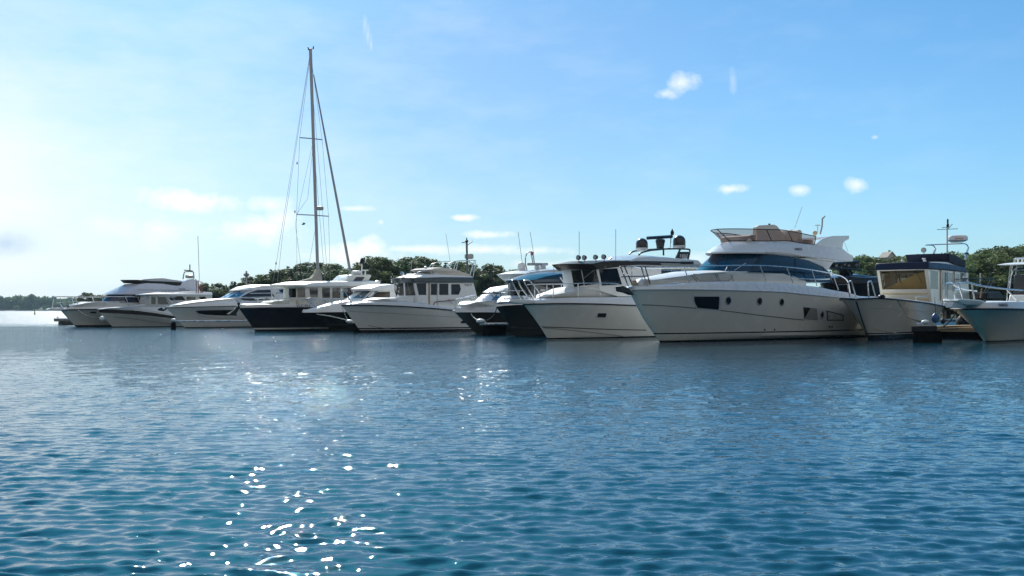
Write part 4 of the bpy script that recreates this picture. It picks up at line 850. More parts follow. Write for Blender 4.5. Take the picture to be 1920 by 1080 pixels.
    b.tubes('stern_rail', mat('varnished rail', (.22, .09, .05), .4), [smoothpts([q(813, 572), q(817, 566), q(835, 564.5), q(857, 561.5)], 4)], .035)
    b.tubes('rail_post', STEEL, [[q(841, 560), q(848, 570)], [q(857, 562), q(858, 576)]], .02)
    b.rail([(668, 566), (703, 562.5), (740, 563), (783, 567), (800, 569.5)], [(690, 563.5, 690, 567), (735, 563, 735, 567), (780, 566.7, 780, 570)], STEEL, inset=.22, r=.014)
    hoop(b, [(640, 569, 0), (639.5, 552, 0), (640, 545, 0), (646, 547, 0), (652, 556, 0), (659, 567, 0)], r=.03, name='bow_hoop')
    b.tubes('bow_post', STEEL, [[b.on(636.5, 545.5, 0), b.on(645, 545.5, 0)]], .02)
    return b
boat_teal_roof()
# ---------------------------------------------------------------- E: small black hulled boat, white top
def boat_small_black():
    b = Boat('cabin_runabout', 'small white topped cabin boat with black hull and raked windscreen', 'motor boat', 622, 621, 41)
    hm = hullmat('small black hull', (.008, .010, .011), [(-2, .04, (.02, .03, .03)), (.45, .49, (.08, .09, .09))], rough=.12)
    h = b.hull(7.8, 2.6, [(567, 586), (577, 590), (590, 597), (604, 606), (613, 613), (622, 621)], [(585, 586), (605, 585.5), (647, 585), (670, 585)], hm, te=.55, pw=2.0, pq=.9, fl=1.3)
    b.bulwark([(575, 581.5), (590, 578), (610, 573), (630, 568.5), (646, 565.5), (670, 563)], GELW, inset=.22, deckm=GELW)
    cab = b.loft('cabin', GELW, [(686, 562, 1.1, 1.0), (703, 544.5, .98, .7), (730, 542, .98), (760, 543, .98), (765, 575, 1.1), (690, 575, 1.1)], nb=12, bevel=.03)
    WG = mat('pale sky screen', (.10, .16, .20), .05, spec=.9)
    panes(b, cab, [[(661, 559), (679.5, 546.5), (695, 545.3), (681, 559.5)], [(684, 559.2), (700, 546.2), (703, 545.6), (710, 546), (689, 562)]], WG, 'windscreen_pane')
    panes(b, cab, [[(692, 562), (707, 547.5), (731, 547), (731, 562)]], mat('brown side glass', (.05, .035, .02), .08), 'side_window')
    rf = b.loft('roof', GELW, [(697, 545.5, 1.08, .8), (696, 541.5, 1.1, .95), (712, 536, 1.0, .6, .06), (735, 533.5, 1.0, 0, .06), (765, 535, 1.0), (766, 545, 1.08)], nb=12, bevel=.04)
    b.rail([(574, 560.5), (584, 558.5), (600, 560), (625, 561), (650, 560)], [(574, 560.5, 592, 576), (584, 559, 600, 574), (606, 560.5, 616, 571), (630, 561, 638, 567)], STEEL, inset=.3, r=.016)
    b.tubes('bow_roller', STEEL, [[b.on(584, 585.5, 0), b.on(590, 588, 0)]], .05)
    b.tubes('whip_antenna', WIRE, [[b.on(713, 536, .4), b.on(713.5, 524, .4)]], .02)
    return b
boat_small_black()
# ---------------------------------------------------------------- D: dark hulled classic with a long wheelhouse
def boat_long_wheelhouse():
    b = Boat('wheelhouse_yacht', 'black hulled classic motor yacht with long white wheelhouse and white waterline stripe', 'motor yacht', 478.5, 621, 41)
    hm = hullmat('wheelhouse yacht hull', (.006, .008, .015), [(-2, .10, (.008,) * 3), (.13, .225, WHT)], rough=.1)
    h = b.hull(12.2, 3.6, [(447, 577.8), (453, 585), (461, 596), (470, 609), (478.5, 621)], [(470, 577.4), (500, 576.8), (530, 576.5), (575, 576.4), (620, 576.4)], hm, te=.5, pw=2.1, pq=.85, wf=.85, fl=1.3, rub=mat('grey strake', (.10, .10, .11), .4), rubr=.035)
    bw = b.bulwark([(455, 571.6), (480, 571), (520, 570.5), (557, 570.4), (620, 570.5)], mat('bulwark cream', (.66, .66, .62), .3, coat=.4), inset=.05, deckm=GELW)
    b.text(bw, 'VLC-911', 569, 573.6, 25, TXTD, out=.02)
    b.loft('trunk_cabin', mat('trunk cream', (.74, .74, .64), .35), [(500, 571, .4, .3), (508, 566.5, .7, .3), (520, 564.3, .9, .2), (556, 562.5, 1.1), (556, 573, 1.1), (505, 573, .5)], bevel=.06)
    cab = b.loft('wheelhouse', CREAM, [(572, 562, 1.35, .9), (573, 536, 1.3, .9), (600, 534, 1.3), (690, 534, 1.3), (715, 572, 1.38), (575, 573, 1.38, .7)], nb=12, bevel=.03)
    IN = mat('cabin inside dark', (.05, .04, .035), .05, spec=.9)
    panes(b, cab, [rect(542, 541, 555, 557.5)], BLACKG, 'windscreen_pane'); panes(b, cab, [rect(557.5, 540, 572, 557.5, .6)], mat('pale see through', (.16, .16, .14), .05, spec=.9), 'windscreen_pane')
    for q in ([(580, 539.8), (595.8, 539.5), (596, 557.8), (582, 557.8)], rect(604, 539.2, 618.6, 558.3), rect(623.3, 539.2, 638.7, 558.3), rect(643.7, 539.2, 661.5, 558.5), rect(664.5, 539.2, 682, 558.5)):
        b.decal(cab, q, IN, 'side_window', out=.012, step=6)
    b.decal(cab, rect(625, 548, 637.5, 557.5), mat('brown curtain', (.22, .17, .13), .7), 'curtain', out=.02)
    rf = b.loft('roof', GELW, [(575, 538.3, 1.55, 1.7), (571, 534, 1.6, 1.8), (585, 530.5, 1.5, 1.2, .08), (610, 529, 1.5, 0, .10), (700, 527.5, 1.5, 0, .10), (709, 528.5, 1.55), (705, 536.3, 1.55), (640, 537.3, 1.55)], nb=14, bevel=.05)
    b.loft('roof_hatch', GELW, [(566, 530, .8, .4), (568, 527.8, .8, .4), (638, 526.6, .8), (640, 530, .8)], bevel=.02)
    ar = b.loft('arch', CREAM, [(646, 529, 1.05, .3), (656, 517, .95, .2), (660, 515.2, .95, .2), (694, 514.8, .95), (697, 517, .95), (689, 529, 1.05)], nb=8, bevel=.03)
    b.decal(ar, [(661, 527.5), (668, 519.5), (684, 519.2), (678, 527.5)], IN, 'arch_window', out=.012)
    radome(b, 668.5, 511, 20, 7, .2)
    ms = b.tubes('light_mast', PLASTIC, [[b.on(678, 515, 0), b.on(678.5, 495, 0)]], .05)
    MB().lathe(b.on(678.8, 488.5, 0), [(.06, -.25), (.18, -.2), (.15, .0), (.04, .2)], 10).build('mast_light', DARK, ms)
    b.tubes('gps_antenna', PLASTIC, [[b.on(685, 515, 0), b.on(685, 507, 0)], [b.on(680, 506.5, 0), b.on(690, 506.5, 0)]], .05)
    MB().lathe(b.on(707.5, 530, 1.2), [(.1, -.15), (.25, -.05), (.2, .12), (.05, .18)], 10).build('life_ring_box', PLASTIC, b.root)
    b.rail([(541, 541.5), (541, 552), (545, 559.5), (560, 560.2), (600, 560.5), (640, 560.5), (690, 561)], [(541, 545, 541, 570), (563, 560.2, 563, 570.5), (580, 560.3, 590, 570.5), (606, 560.5, 613, 570.5), (642, 537, 644, 570), (578, 560.3, 578, 570.5), (622, 560.5, 622, 570)], STEEL, inset=.14, r=.02)
    b.rail([(495, 560), (521, 559), (541, 559.5)], [(521, 559, 522, 570.5), (505, 559.5, 506, 570.5)], STEEL, inset=.14, r=.014, name='bow_rail')
    a = b.on(446, 577, 0); mb = MB()
    mb.lathe(b.on(443, 583.5, -.15), [(.05, -.3), (.17, -.2), (.2, .0), (.15, .2), (.04, .28)], 12); mb.build('bow_fender', BALL, b.root)
    b.loft('anchor', mat('galvanised dark', (.03, .03, .03), .7, spec=.2), [(430, 589, .25), (441, 580, .1), (448, 571, .08), (450, 576, .1), (443, 589, .12), (446, 592, .3), (435, 591, .3)], bevel=.02)
    b.tubes('anchor_roller', STEEL, [[b.on(444, 575, 0), b.on(450, 573, 0)]], .09)
    b.tubes('bow_post', DARK, [[b.on(447.5, 572, 0), b.on(447.5, 567, 0)]], .09)
    return b
boat_long_wheelhouse()
# ---------------------------------------------------------------- C: white sport cruiser
def boat_sport():
    b = Boat('sports_cruiser', 'white sports cruiser with arched side windows and long dark hull window', 'motor yacht', 347, 614.5, 41)
    hm = hullmat('sport cruiser hull', (.74, .74, .70), [(-2, .06, BLK)], streak=.05)
    h = b.hull(12.5, 3.7, [(311, 577), (317, 583), (325, 591), (334, 601), (341, 608.5), (347, 614.5)], [(330, 576.3), (365, 575.4), (400, 574.6), (438, 574), (480, 574)], hm, te=.5, pw=2.1, pq=.85, fl=1.4, rub=RUB, rubr=.03)
    b.bulwark([(318, 573.5), (345, 570.3), (379, 567.5), (410, 566.5), (440, 566.5), (480, 567)], GELW, inset=.2, deckm=GELW)
    dw = b.decal(h, [(366, 583.7), (373, 582), (405, 581.4), (436, 581), (443, 591), (425, 591.6), (408, 591), (385, 589.8), (373, 588)], BLACKG, 'hull_window', out=.012)
    b.stripe(h, [(368, 587), (380, 593), (420, 597), (458, 598.5)], 1.0, mat('seam line', (.45, .43, .38), .4), 'hull_crease', out=.008)
    b.loft('foredeck', GELW, [(326, 575, .3, .3), (335, 571.5, .6, .3), (365, 566.5, 1.0, .4, .05), (410, 561.5, 1.3, .4, .05), (440, 559, 1.4), (448, 574, 1.45), (350, 575, .8)], nb=12, bevel=.05)
    SH = mat('sport deckhouse grey', (.60, .64, .70), .25, coat=.6)
    cab = b.loft('deckhouse', SH, [(447, 561, 1.4, 1.1), (468, 545.5, 1.25, .9), (490, 537.5, 1.2, .3), (532, 537, 1.2), (545, 557, 1.4), (560, 566, 1.45), (540, 572, 1.5), (450, 572, 1.5)], nb=14, bevel=.03)
    panes(b, cab, [[(408, 558.5), (432, 544.5), (452, 543.2), (437, 549.5), (419, 558)], [(428, 558), (441, 549.5), (456, 543.5), (464, 544.3), (449, 556)]], mat('blue sky screen', (.04, .16, .30), .05, spec=.9), 'windscreen_pane')
    b.decal(cab, [(450.5, 557.5), (468, 548.3), (483, 543.9), (506, 543.3), (515, 556), (500, 556)], BLUEG, 'side_window', out=.012)
    b.decal(cab, [(448.5, 560), (510, 559.5), (507, 561.5), (470, 564), (456, 563)], BLUEG, 'side_window', out=.012)
    b.stripe(cab, [(468, 550.2), (515, 549.5)], 1.2, SH, 'window_divider', out=.03)
    b.stripe(cab, [(448, 558), (480, 558), (520, 558.5)], 1.5, GELW, 'grab_rail', out=.05, thick=.05)
    rf = b.loft('roof', GELW, [(463, 544.5, 1.2, 1.0), (475, 538.5, 1.2, .9, .05), (490, 535.5, 1.2, .5, .08), (515, 535, 1.2, .2, .08), (531, 535.8, 1.2, 0, .06), (536, 538.5, 1.22), (520, 541, 1.24), (505, 541.3, 1.24), (485, 541.5, 1.24)], nb=14, bevel=.04)
    b.decal(cab, [(522, 543.5), (534, 541.5), (540, 554.5), (534, 556.5)], BLUEG, 'cockpit_screen', out=.015)
    b.rail([(440, 558.5), (470, 558), (521, 558.5)], [(450, 558, 451, 566.5), (482, 558.3, 482.5, 566.5), (505, 558.3, 505, 566.5)], STEEL, inset=.22, r=.018)
    b.loft('anchor', DARK, [(298, 579, .15), (303, 576, .12), (312, 577, .1), (313, 580, .1), (307, 583.5, .14), (300, 582, .2)], bevel=.02)
    MB().lathe(b.on(306, 578.5, 0), [(.05, -.2), (.13, -.1), (.12, .1), (.04, .16)], 10, 'y').build('bow_roller', STEEL, b.root)
    return b
boat_sport()
# ---------------------------------------------------------------- B: low open boat with a black band
def boat_band():
    b = Boat('open_cruiser', 'low white cruiser with broad black band round its hull and flat pale roof', 'motor boat', 212, 613.3, 41)
    hm = hullmat('band boat hull', (.62, .62, .58), [(-2, .05, BLK)])
    h = b.hull(11.5, 3.0, [(186, 586), (190, 591), (197, 599), (205, 607), (212, 613.3)], [(200, 587), (225, 588), (247, 589.3), (285, 592.5), (327, 597.5)], hm, te=.5, pw=2.1, pq=.8, fl=1.2)
    b.bulwark([(190, 579.5), (215, 579.5), (247, 581.5), (290, 587), (328, 593)], mat('black rubber band', (.008, .008, .01), .5, spec=.25), inset=.03, deckm=GELW)
    b.stripe(h, [(215, 594), (245, 597), (280, 602), (320, 607)], 2.0, mat('spray shade', (.42, .42, .40), .4), 'spray_rail', out=.02)
    b.loft('coaming', GREYW, [(188, 580, .3, .2), (205, 577.5, .7, .3), (240, 575.5, 1.0, .2, .05), (270, 572, 1.1), (325, 573, 1.2), (395, 575, 1.2), (395, 600, 1.25), (325, 593, 1.3), (247, 582.5, 1.1)], nb=10, bevel=.04)
    b.loft('console_cover', GELW, [(240, 577, .8), (252, 573.5, .8), (272, 570.5, .8), (275, 577, .8)], bevel=.04)
    cab = b.loft('cabin', mat('cabin shade grey', (.55, .55, .52), .35), [(280.5, 572, 1.15, .15), (280, 554, 1.1, .15), (340, 552.5, 1.1), (398, 553, 1.1), (398, 575, 1.15)], nb=8, bevel=.02)
    b.decal(cab, rect(283.5, 556, 292, 570.5), mat('cabin glass', (.03, .04, .035), .05, spec=.9), 'side_window')
    b.decal(cab, [(295.5, 556), (308, 556), (317, 571), (295.5, 570.5)], mat('cabin glass', (.03,) * 3), 'side_window')
    b.decal(cab, [(316, 556.3), (342, 555.5), (348, 563), (320, 563)], DARK, 'side_window')
    b.decal(cab, rect(350, 556.7, 366.5, 562.3), mat('amber shade pane', (.05, .035, .02), .1), 'side_window')
    b.decal(cab, [(372, 557), (384, 556), (390, 563), (378, 563)], DARK, 'side_window')
    b.loft('roof', GELW, [(273, 553, 1.3, .2), (276, 550.8, 1.3, .2), (300, 549.6, 1.25, 0, .05), (398, 549.5, 1.25), (399, 553, 1.3), (330, 554.2, 1.3)], nb=8, bevel=.03)
    b.loft('roof_box', GELW, [(335, 550, .8), (338, 547.3, .8), (365, 546.3, .8), (398, 547.8, .8), (398, 550, .8)], bevel=.03)
    b.tubes('roof_light', PLASTIC, [[b.on(292, 547.5, .4), b.on(301, 547.5, .4)], [b.on(296.5, 547.5, .4), b.on(296.5, 551, .4)]], .04)
    b.rail([(262, 568), (272, 558), (330, 557)], [(310, 557.5, 327, 574), (322, 557.2, 340, 575)], STEEL, inset=.25, r=.018, mirror=False)
    q = lambda x, y: b.on(x, y, 1.15)
    b.tubes('stern_ladder', mat('rust red post', (.25, .09, .07), .5), [[q(368, 549), q(368, 527)], [q(372, 549), q(372, 526)], [q(377, 549), q(377, 527.5)], [q(380, 549), q(380, 529)]], .04)
    return b
boat_band()
# ---------------------------------------------------------------- A: flybridge yacht farthest along the row
def boat_far_flybridge():
    b = Boat('flybridge_cruiser', 'grey white flybridge cruiser with dark swept upper windows at the row end', 'motor yacht', 142.5, 613, 41)
    hm = hullmat('far cruiser hull', (.66, .66, .61), [(-2, .16, BLK)])
    h = b.hull(13.5, 4.0, [(113, 581.5), (119, 588), (127, 597), (135, 605), (142.5, 613)], [(130, 580.6), (160, 580), (187, 580), (220, 580.5)], hm, te=.5, pw=2.1, pq=.8, fl=1.4, rub=RUB, rubr=.05)
    b.bulwark([(118, 578), (140, 576), (170, 575), (200, 575)], GELW, inset=.15, deckm=GELW)
    b.loft('bow_platform', GELW, [(89, 580.5, .35), (94, 578, .35), (116, 577, .4), (124, 581, .4), (112, 582.5, .35)], bevel=.03)
    b.decal(h, [(168, 585.5), (172, 584), (178, 584.2), (182, 585.8), (178, 587.6), (171, 587.2)], DARK, 'hull_window', out=.015, step=3)
    b.loft('foredeck', GELW, [(132, 576, .4, .3), (145, 571.5, .8, .4), (173, 566.5, 1.2, .4, .05), (210, 565, 1.4), (280, 565, 1.5), (280, 582, 1.6), (150, 581, .9)], nb=10, bevel=.05)
    b.loft('deck_hatch', GELW, [(135, 573, .5), (158, 568.5, .5), (170, 568.5, .5), (170, 574, .5)], bevel=.03)
    b.loft('anchor_locker', DARK, [(126, 576, .3), (128, 572.5, .3), (138, 573, .3), (139, 576, .3)], bevel=.03)
    cab = b.loft('deckhouse', mat('navy glazing', (.008, .02, .06), .05, spec=.8), [(226, 567, 1.5, 1.2), (236, 551, 1.4, 1.0), (300, 549, 1.45), (355, 550, 1.45), (360, 568, 1.5)], nb=12, bevel=.02)
    FG = mat('far flybridge grey', (.58, .60, .66), .3, coat=.4)
    fl = b.loft('flybridge', FG, [(232, 552, 1.55, 1.3), (248, 541, 1.5, 1.0), (262, 532.5, 1.4, .8), (280, 530.5, 1.4, .3), (320, 532, 1.4), (337, 535, 1.4), (343, 529, 1.45), (352, 525, 1.4), (366, 522.5, 1.4), (371, 526, 1.45), (373, 540, 1.55), (376, 547, 1.6), (300, 551.5, 1.6), (250, 552, 1.6)], nb=14, bevel=.04)
    b.loft('bridge_screen', DARK, [(264, 530.5, 1.38, 1.0), (258, 524.5, 1.42, 1.0), (290, 527, 1.42), (346, 529, 1.42), (341, 535, 1.42), (330, 536, 1.42), (305, 532, 1.42), (280, 531, 1.42, .3)], nb=12, bevel=.02)
    b.loft('bridge_cover', mat('grey cover', (.55, .56, .56), .8), [(262, 526, 1.2, .5), (270, 523.5, 1.1, .3), (290, 522, 1.1, 0, .04), (306, 521.5, 1.1, 0, .06), (325, 524.5, 1.1), (342, 526.5, 1.1), (340, 530.5, 1.2), (290, 528.5, 1.2)], nb=8, bevel=.04)
    b.stripe(fl, [(258, 543.5), (300, 544), (356, 544.5)], 1.0, mat('seam shade', (.25, .25, .26), .5), 'moulding_seam', out=.01)
    b.text(fl, 'PRINCESS', 341, 542, 12, TXTD, out=.02)
    P = lambda x, y, l=.5: b.on(x, y, l)
    ar = b.tubes('radar_arch', mat('arch dark grey', (.16, .17, .18), .3), [smoothpts([P(343, 524), P(345, 513), P(348, 509.5), P(361, 509.5), P(363, 513), P(363.5, 523)], 4)], .05)
    b.tubes('light_mast', DARK, [[P(356, 509), P(356, 496)], [P(345, 506.5), P(361, 508)]], .05)
    radome(b, 356, 518.5, 16, 6, .4, m=mat('radome grey', (.4,) * 3))
    whip(b, (374, 530), (371, 443), .5, r=.03)
    b.rail([(101, 560), (104, 556.5), (140, 556.5), (190, 556.5), (240, 556.3), (276, 557.5)], [(104, 557, 118, 577), (101, 560, 98, 577), (140, 556.5, 148, 574.5), (190, 556.5, 198, 573), (235, 556.3, 242, 573), (258, 557, 266, 573)], STEEL, inset=.25, r=.022)
    b.rail([(106, 568), (140, 566), (190, 565.5), (235, 565.5)], [], STEEL, inset=.25, r=.012, name='rail_wire')
    return b
boat_far_flybridge()
# ---------------------------------------------------------------- J: big cruiser behind, black domes
def boat_black_domes():
    b = Boat('bridge_cruiser', 'large cruiser behind with black satellite domes and radar on a dark tube arch', 'motor yacht', 1120, 612, 41, Y=68)
    hm = hullmat('dome cruiser hull', (.72, .72, .68), [(-2, .1, BLK)])
    h = b.hull(14, 4.4, [(1105, 548), (1110, 575), (1120, 612)], [(1140, 547), (1300, 548)], hm, te=.5, pw=2.2, pq=.8)
    b.bulwark([(1120, 543), (1180, 541), (1300, 541)], GELW, inset=.2)
    cab = b.loft('deckhouse', CREAM, [(1180, 545, 1.9, 1.2), (1192, 496, 1.7, .8), (1330, 496, 1.7), (1340, 548, 1.9)], nb=12, bevel=.04)
    for r_ in (rect(1165, 505, 1192, 519), rect(1199, 503.5, 1214, 520), rect(1224, 505.5, 1276, 519)): b.decal(cab, r_, mat('grey green glass', (.05, .06, .05), .08), 'side_window', out=.02)
    rf = b.loft('hardtop', mat('silver roof', (.60, .62, .62), .3, coat=.4), [(1184, 495, 2.0, 1.2), (1184, 488, 2.0, 1.3), (1196, 483, 1.9, .6, .15), (1215, 481.5, 1.9, 0, .2), (1260, 484, 1.9, 0, .2), (1310, 488, 1.9, 0, .1), (1318, 497, 2.0)], nb=12, bevel=.06)
    b.stripe(rf, [(1172, 490.3), (1230, 491.5), (1300, 493)], 3.2, DARK, 'roof_window', out=.015)
    b.stripe(rf, [(1165, 494), (1230, 495.3), (1300, 496.2)], 1.8, DARK, 'roof_shadow_gap', out=.015)
    b.decal(rf, rect(1276, 490.5, 1300, 495), DARK, 'roof_window', out=.03)
    P = lambda x, y, l=1.0: b.on(x, y, l)
    ar = b.tubes('radar_arch', DSTEEL, [smoothpts([P(1180, 477, -1.2), P(1186, 472, -1.2), P(1200, 469.5, -1.2), P(1232, 467, -1.2)], 3), smoothpts([P(1198, 479), P(1203, 473.5), P(1230, 468), P(1262, 466.5), P(1275, 466.8), P(1290, 467.3), P(1293.5, 470), P(1292, 478), P(1288, 495)], 4), [P(1275.5, 467), P(1262, 495)], [P(1244, 466), P(1244, 479)], [P(1214, 470), P(1246, 467)]], .065)
    for x, t, bt, w_ in ((1203.5, 446.5, 469.5, 22.5), (1273.5, 441, 465.5, 23.5)): dome(b, x, t, bt, w_, .6 if x > 1240 else 0, m=mat('black dome', (.012, .012, .014), .3, coat=.4), base=GREYW)
    mb = MB(); p = b.on(1238, 456, .3); k = (p - b.c).length / F
    mb.lathe(p, [(4.5 * k, -12 * k), (6.5 * k, -10 * k), (8 * k, 0), (9.2 * k, 4 * k), (8 * k, 7 * k), (4 * k, 8 * k)], 14); ped = mb.build('radar_pedestal', mat('black dome', (.012,) * 3), b.root)
    a, c = b.on(1214, 446.5, .6), b.on(1259.5, 443.5, .6); mb = MB(); mb.tube([a, c], 3.1 * k, 8); mb.build('radar_bar', mat('black dome', (.012,) * 3), ped)
    ml = b.tubes('light_mast', DSTEEL, [smoothpts([P(1252, 466, .3), P(1257, 462, .3), P(1258, 440, .3)], 3)], .035)
    MB().lathe(b.on(1260.5, 434, .3), [(.03, -.3), (.12, -.22), (.14, -.05), (.07, .08), (.02, .2)], 10).build('mast_light', DARK, ml)
    q_ = [b.on(x, y, 1.04) for x, y in ((1268, 485), (1276, 472), (1292, 472), (1289.5, 485))]
    bd = b.reg(MB().add(q_ + [p + Vector((0, .05, 0)) for p in q_], [(0, 1, 2, 3), (7, 6, 5, 4), (0, 4, 5, 1), (1, 5, 6, 2), (2, 6, 7, 3), (3, 7, 4, 0)]).build('registration_board', mat('board dark blue', (.012, .018, .03), .5), b.root))
    b.text(bd, 'P 80067', 1281.5, 481, 14.5, TXTW, out=.03, hscale=1.5)
    # foredeck rails seen over the spotlight boat
    q = lambda x, y: b.on(x, y, 2.02)
    mb = MB(); mb.tube(smoothpts([q(1163, 505.5), q(1230, 506.5), q(1284, 508.5)], 4), .03, 6)
    for x in (1239, 1259): mb.tube([q(x, 504), q(x + .5, 519)], .03, 6)
    mb.tube([q(1232, 509), q(1240, 520)], .03, 6); mb.tube([q(1195, 508), q(1206, 530)], .03, 6)
    mb.build('side_rail', STEEL, b.root)
    for x in (1192.5, 1219): b.tubes('deck_post', CREAM, [[b.on(x, 501, 2.0), b.on(x + 1, 532, 2.0)]], .09)
    return b
boat_black_domes()
# ---------------------------------------------------------------- L: white yacht behind with a pointed hardtop
def boat_pointed_top():
    b = Boat('bridge_cruiser', 'tall white yacht behind with pointed hardtop carrying white satellite domes', 'motor yacht', 935, 610, 41, Y=84)
    hm = hullmat('pointed yacht hull', (.72, .72, .68), [(-2, .1, BLK)])
    h = b.hull(14, 4.4, [(920, 563), (925, 580), (935, 610)], [(950, 561), (1100, 561)], hm, te=.5, pw=2.2, pq=.8)
    b.bulwark([(935, 557), (1000, 555), (1100, 555)], GELW, inset=.2)
    b.loft('deckhouse', GREYW, [(985, 558, 1.8, 1.2), (1000, 532, 1.6, .8), (1090, 530, 1.6), (1095, 560, 1.8)], nb=10, bevel=.05)
    b.loft('hardtop', GREYW, [(1004, 537, 1.5, .5), (985, 513, 1.9, .7), (1000, 509.5, 1.9, .5, .1), (1030, 506, 1.9, .2, .12), (1064, 504, 1.9, 0, .1), (1085, 512, 1.9), (1080, 534, 1.7)], nb=14, bevel=.04)
    P = lambda x, y, l=.5: b.on(x, y, l)
    dome(b, 978, 491.5, 508, 15, 0, base=GREYW)
    b.tubes('radar_bar', mat('radar bar grey', (.30, .33, .34), .4), [[P(990, 495.5), P(1026, 495.5)]], .13)
    for x, w_ in ((1007, 10), (1018, 11)): dome(b, x, 493 if x > 1010 else 497, 506, w_, .5, name='radar_pedestal', m=mat('radome white grey', (.5, .52, .54), .4))
    b.tubes('mast_frame', mat('mast grey', (.35,) * 3), [smoothpts([P(988, 506), P(985, 490), P(988, 475), P(997, 472)], 3), [P(996, 475), P(1000, 498)], [P(1000, 479), P(1002.5, 498)]], .05)
    fl = MB(); a = [P(995, 472), P(1001, 472.5), P(1000.5, 479), P(995, 478.5)]; fl.add(a + [p + Vector((0, .02, 0)) for p in a], [(0, 1, 2, 3), (7, 6, 5, 4), (0, 4, 5, 1), (1, 5, 6, 2), (2, 6, 7, 3), (3, 7, 4, 0)])
    fl.build('pennant', mat('red white pennant', (.35, .08, .08), .7), b.root)
    whip(b, (979, 491), (971.5, 435), .2, r=.02, m=WIRE); whip(b, (1000, 472), (994, 435), .5, r=.02, m=WIRE)
    return b
boat_pointed_top()
# ---------------------------------------------------------------- P: black workboat glimpsed between
def boat_black_work():
    b = Boat('workboat', 'black motor boat with black engine tower glimpsed under the white bridge', 'motor boat', 1560, 608, 41, Y=72)
    hm = hullmat('workboat hull', (.006, .006, .008), [(-2, .1, (.006,) * 3)], rough=.4, coat=.1, spec=.2)
    h = b.hull(10, 3.4, [(1545, 530), (1550, 560), (1560, 608)], [(1580, 532), (1660, 530)], hm, te=.4, pw=2.2, pq=.7)
    b.bulwark([(1560, 522), (1600, 521), (1660, 519)], mat('black gloss', (.008, .009, .012), .3, spec=.3), inset=.1)
    b.stripe(h, [(1572, 533.5), (1600, 532), (1645, 530)], 1.2, STEEL, 'chrome_strip', out=.03)
    b.loft('foredeck', mat('blue black cover', (.012, .03, .09), .25, coat=.5), [(1575, 522, .8), (1590, 517, .9), (1612, 514, .9, 0, .05), (1640, 518.5, .9), (1650, 523, 1.0)], bevel=.06)
    P = lambda x, y, l=.8: b.on(x, y, l)
    tw = b.loft('engine_tower', DARK, [(1588, 520, .35), (1592, 508, .4), (1583, 503, .6), (1567, 501, .8), (1565, 492, .8), (1580, 490, .8), (1600, 489, .8), (1611, 489.5, .8), (1612, 503, .8), (1597, 505, .6), (1603, 520, .35)], bevel=.06)
    mb = MB()
    for l in ([(1566, 494), (1590, 492), (1611, 490)], [(1567, 502), (1590, 504), (1615, 506.5)], [(1575, 492), (1577, 508)], [(1606, 490), (1605, 505)], [(1584, 503), (1594, 516)]): mb.tube([P(x, y, .95) for x, y in l], .09, 6)
    mb.build('tower_frame', DSTEEL, b.root)
    for x, y in ((1584, 496), (1592, 498), (1577, 502), (1569, 498), (1606, 497)): lamp_head(b, x, y, 2.6, 1.0, body=DARK)
    return b
boat_black_work()
# ---------------------------------------------------------------- Q: dark inflatable behind
def boat_inflatable():
    b = Boat('inflatable_boat', 'dark grey inflatable boat with black tube frame moored beyond the steel framed boat', 'inflatable boat', 1815, 606, 41, Y=62)
    TUBE = mat('inflatable tube grey', (.035, .035, .042), .6)
    pl = lambda x, z: [Vector((x, y, z)) for y in ()]
    L_ = [Vector((x, y, z)) for x, y, z in ((7.5, -1.1, .55), (3, -1.15, .55), (1.2, -.95, .65), (.2, -.45, .85), (-.1, 0, .95), (.2, .45, .85), (1.2, .95, .65), (3, 1.15, .55), (7.5, 1.1, .55))]
    MB().tube(smoothpts(L_, 6), .32, 12).build('inflatable_tube', TUBE, b.root)
    MB().add([(7.4, -.9, .5), (7.4, .9, .5), (1, .8, .5), (1, -.8, .5), (7.4, -.5, -.2), (7.4, .5, -.2), (.6, 0, 0)], [(0, 1, 2, 3), (0, 4, 5, 1), (4, 6, 5), (1, 5, 6, 2), (0, 3, 6, 4), (2, 6, 3)]).build('hull', DARK, b.root)
    P = lambda x, y, l=.6: b.on(x, y, l)
    cs = b.loft('console', DARK, [(1850, 560, .5), (1852, 548, .5), (1875, 547, .5), (1885, 560, .5)], bevel=.05)
    fr = [[(1812, 522.5), (1862, 522), (1866, 524)], [(1820, 545), (1834, 524)], [(1828, 545), (1842, 524)], [(1845, 548), (1858, 523)], [(1851, 548), (1864, 523)], [(1838, 512), (1838, 535)]]
    b.tubes('tube_frame', DSTEEL, [[P(x, y) for x, y in l] for l in fr[:-1]] + [[P(x, y, -.6) for x, y in l] for l in fr[:-1]] + [[P(1834, 524), P(1834, 524, -.6)], [P(1862, 522), P(1862, 522, -.6)]], .035)
    b.tubes('light_post', PLASTIC, [[P(x, y, 0) for x, y in fr[-1]]], .04)
    return b
boat_inflatable()
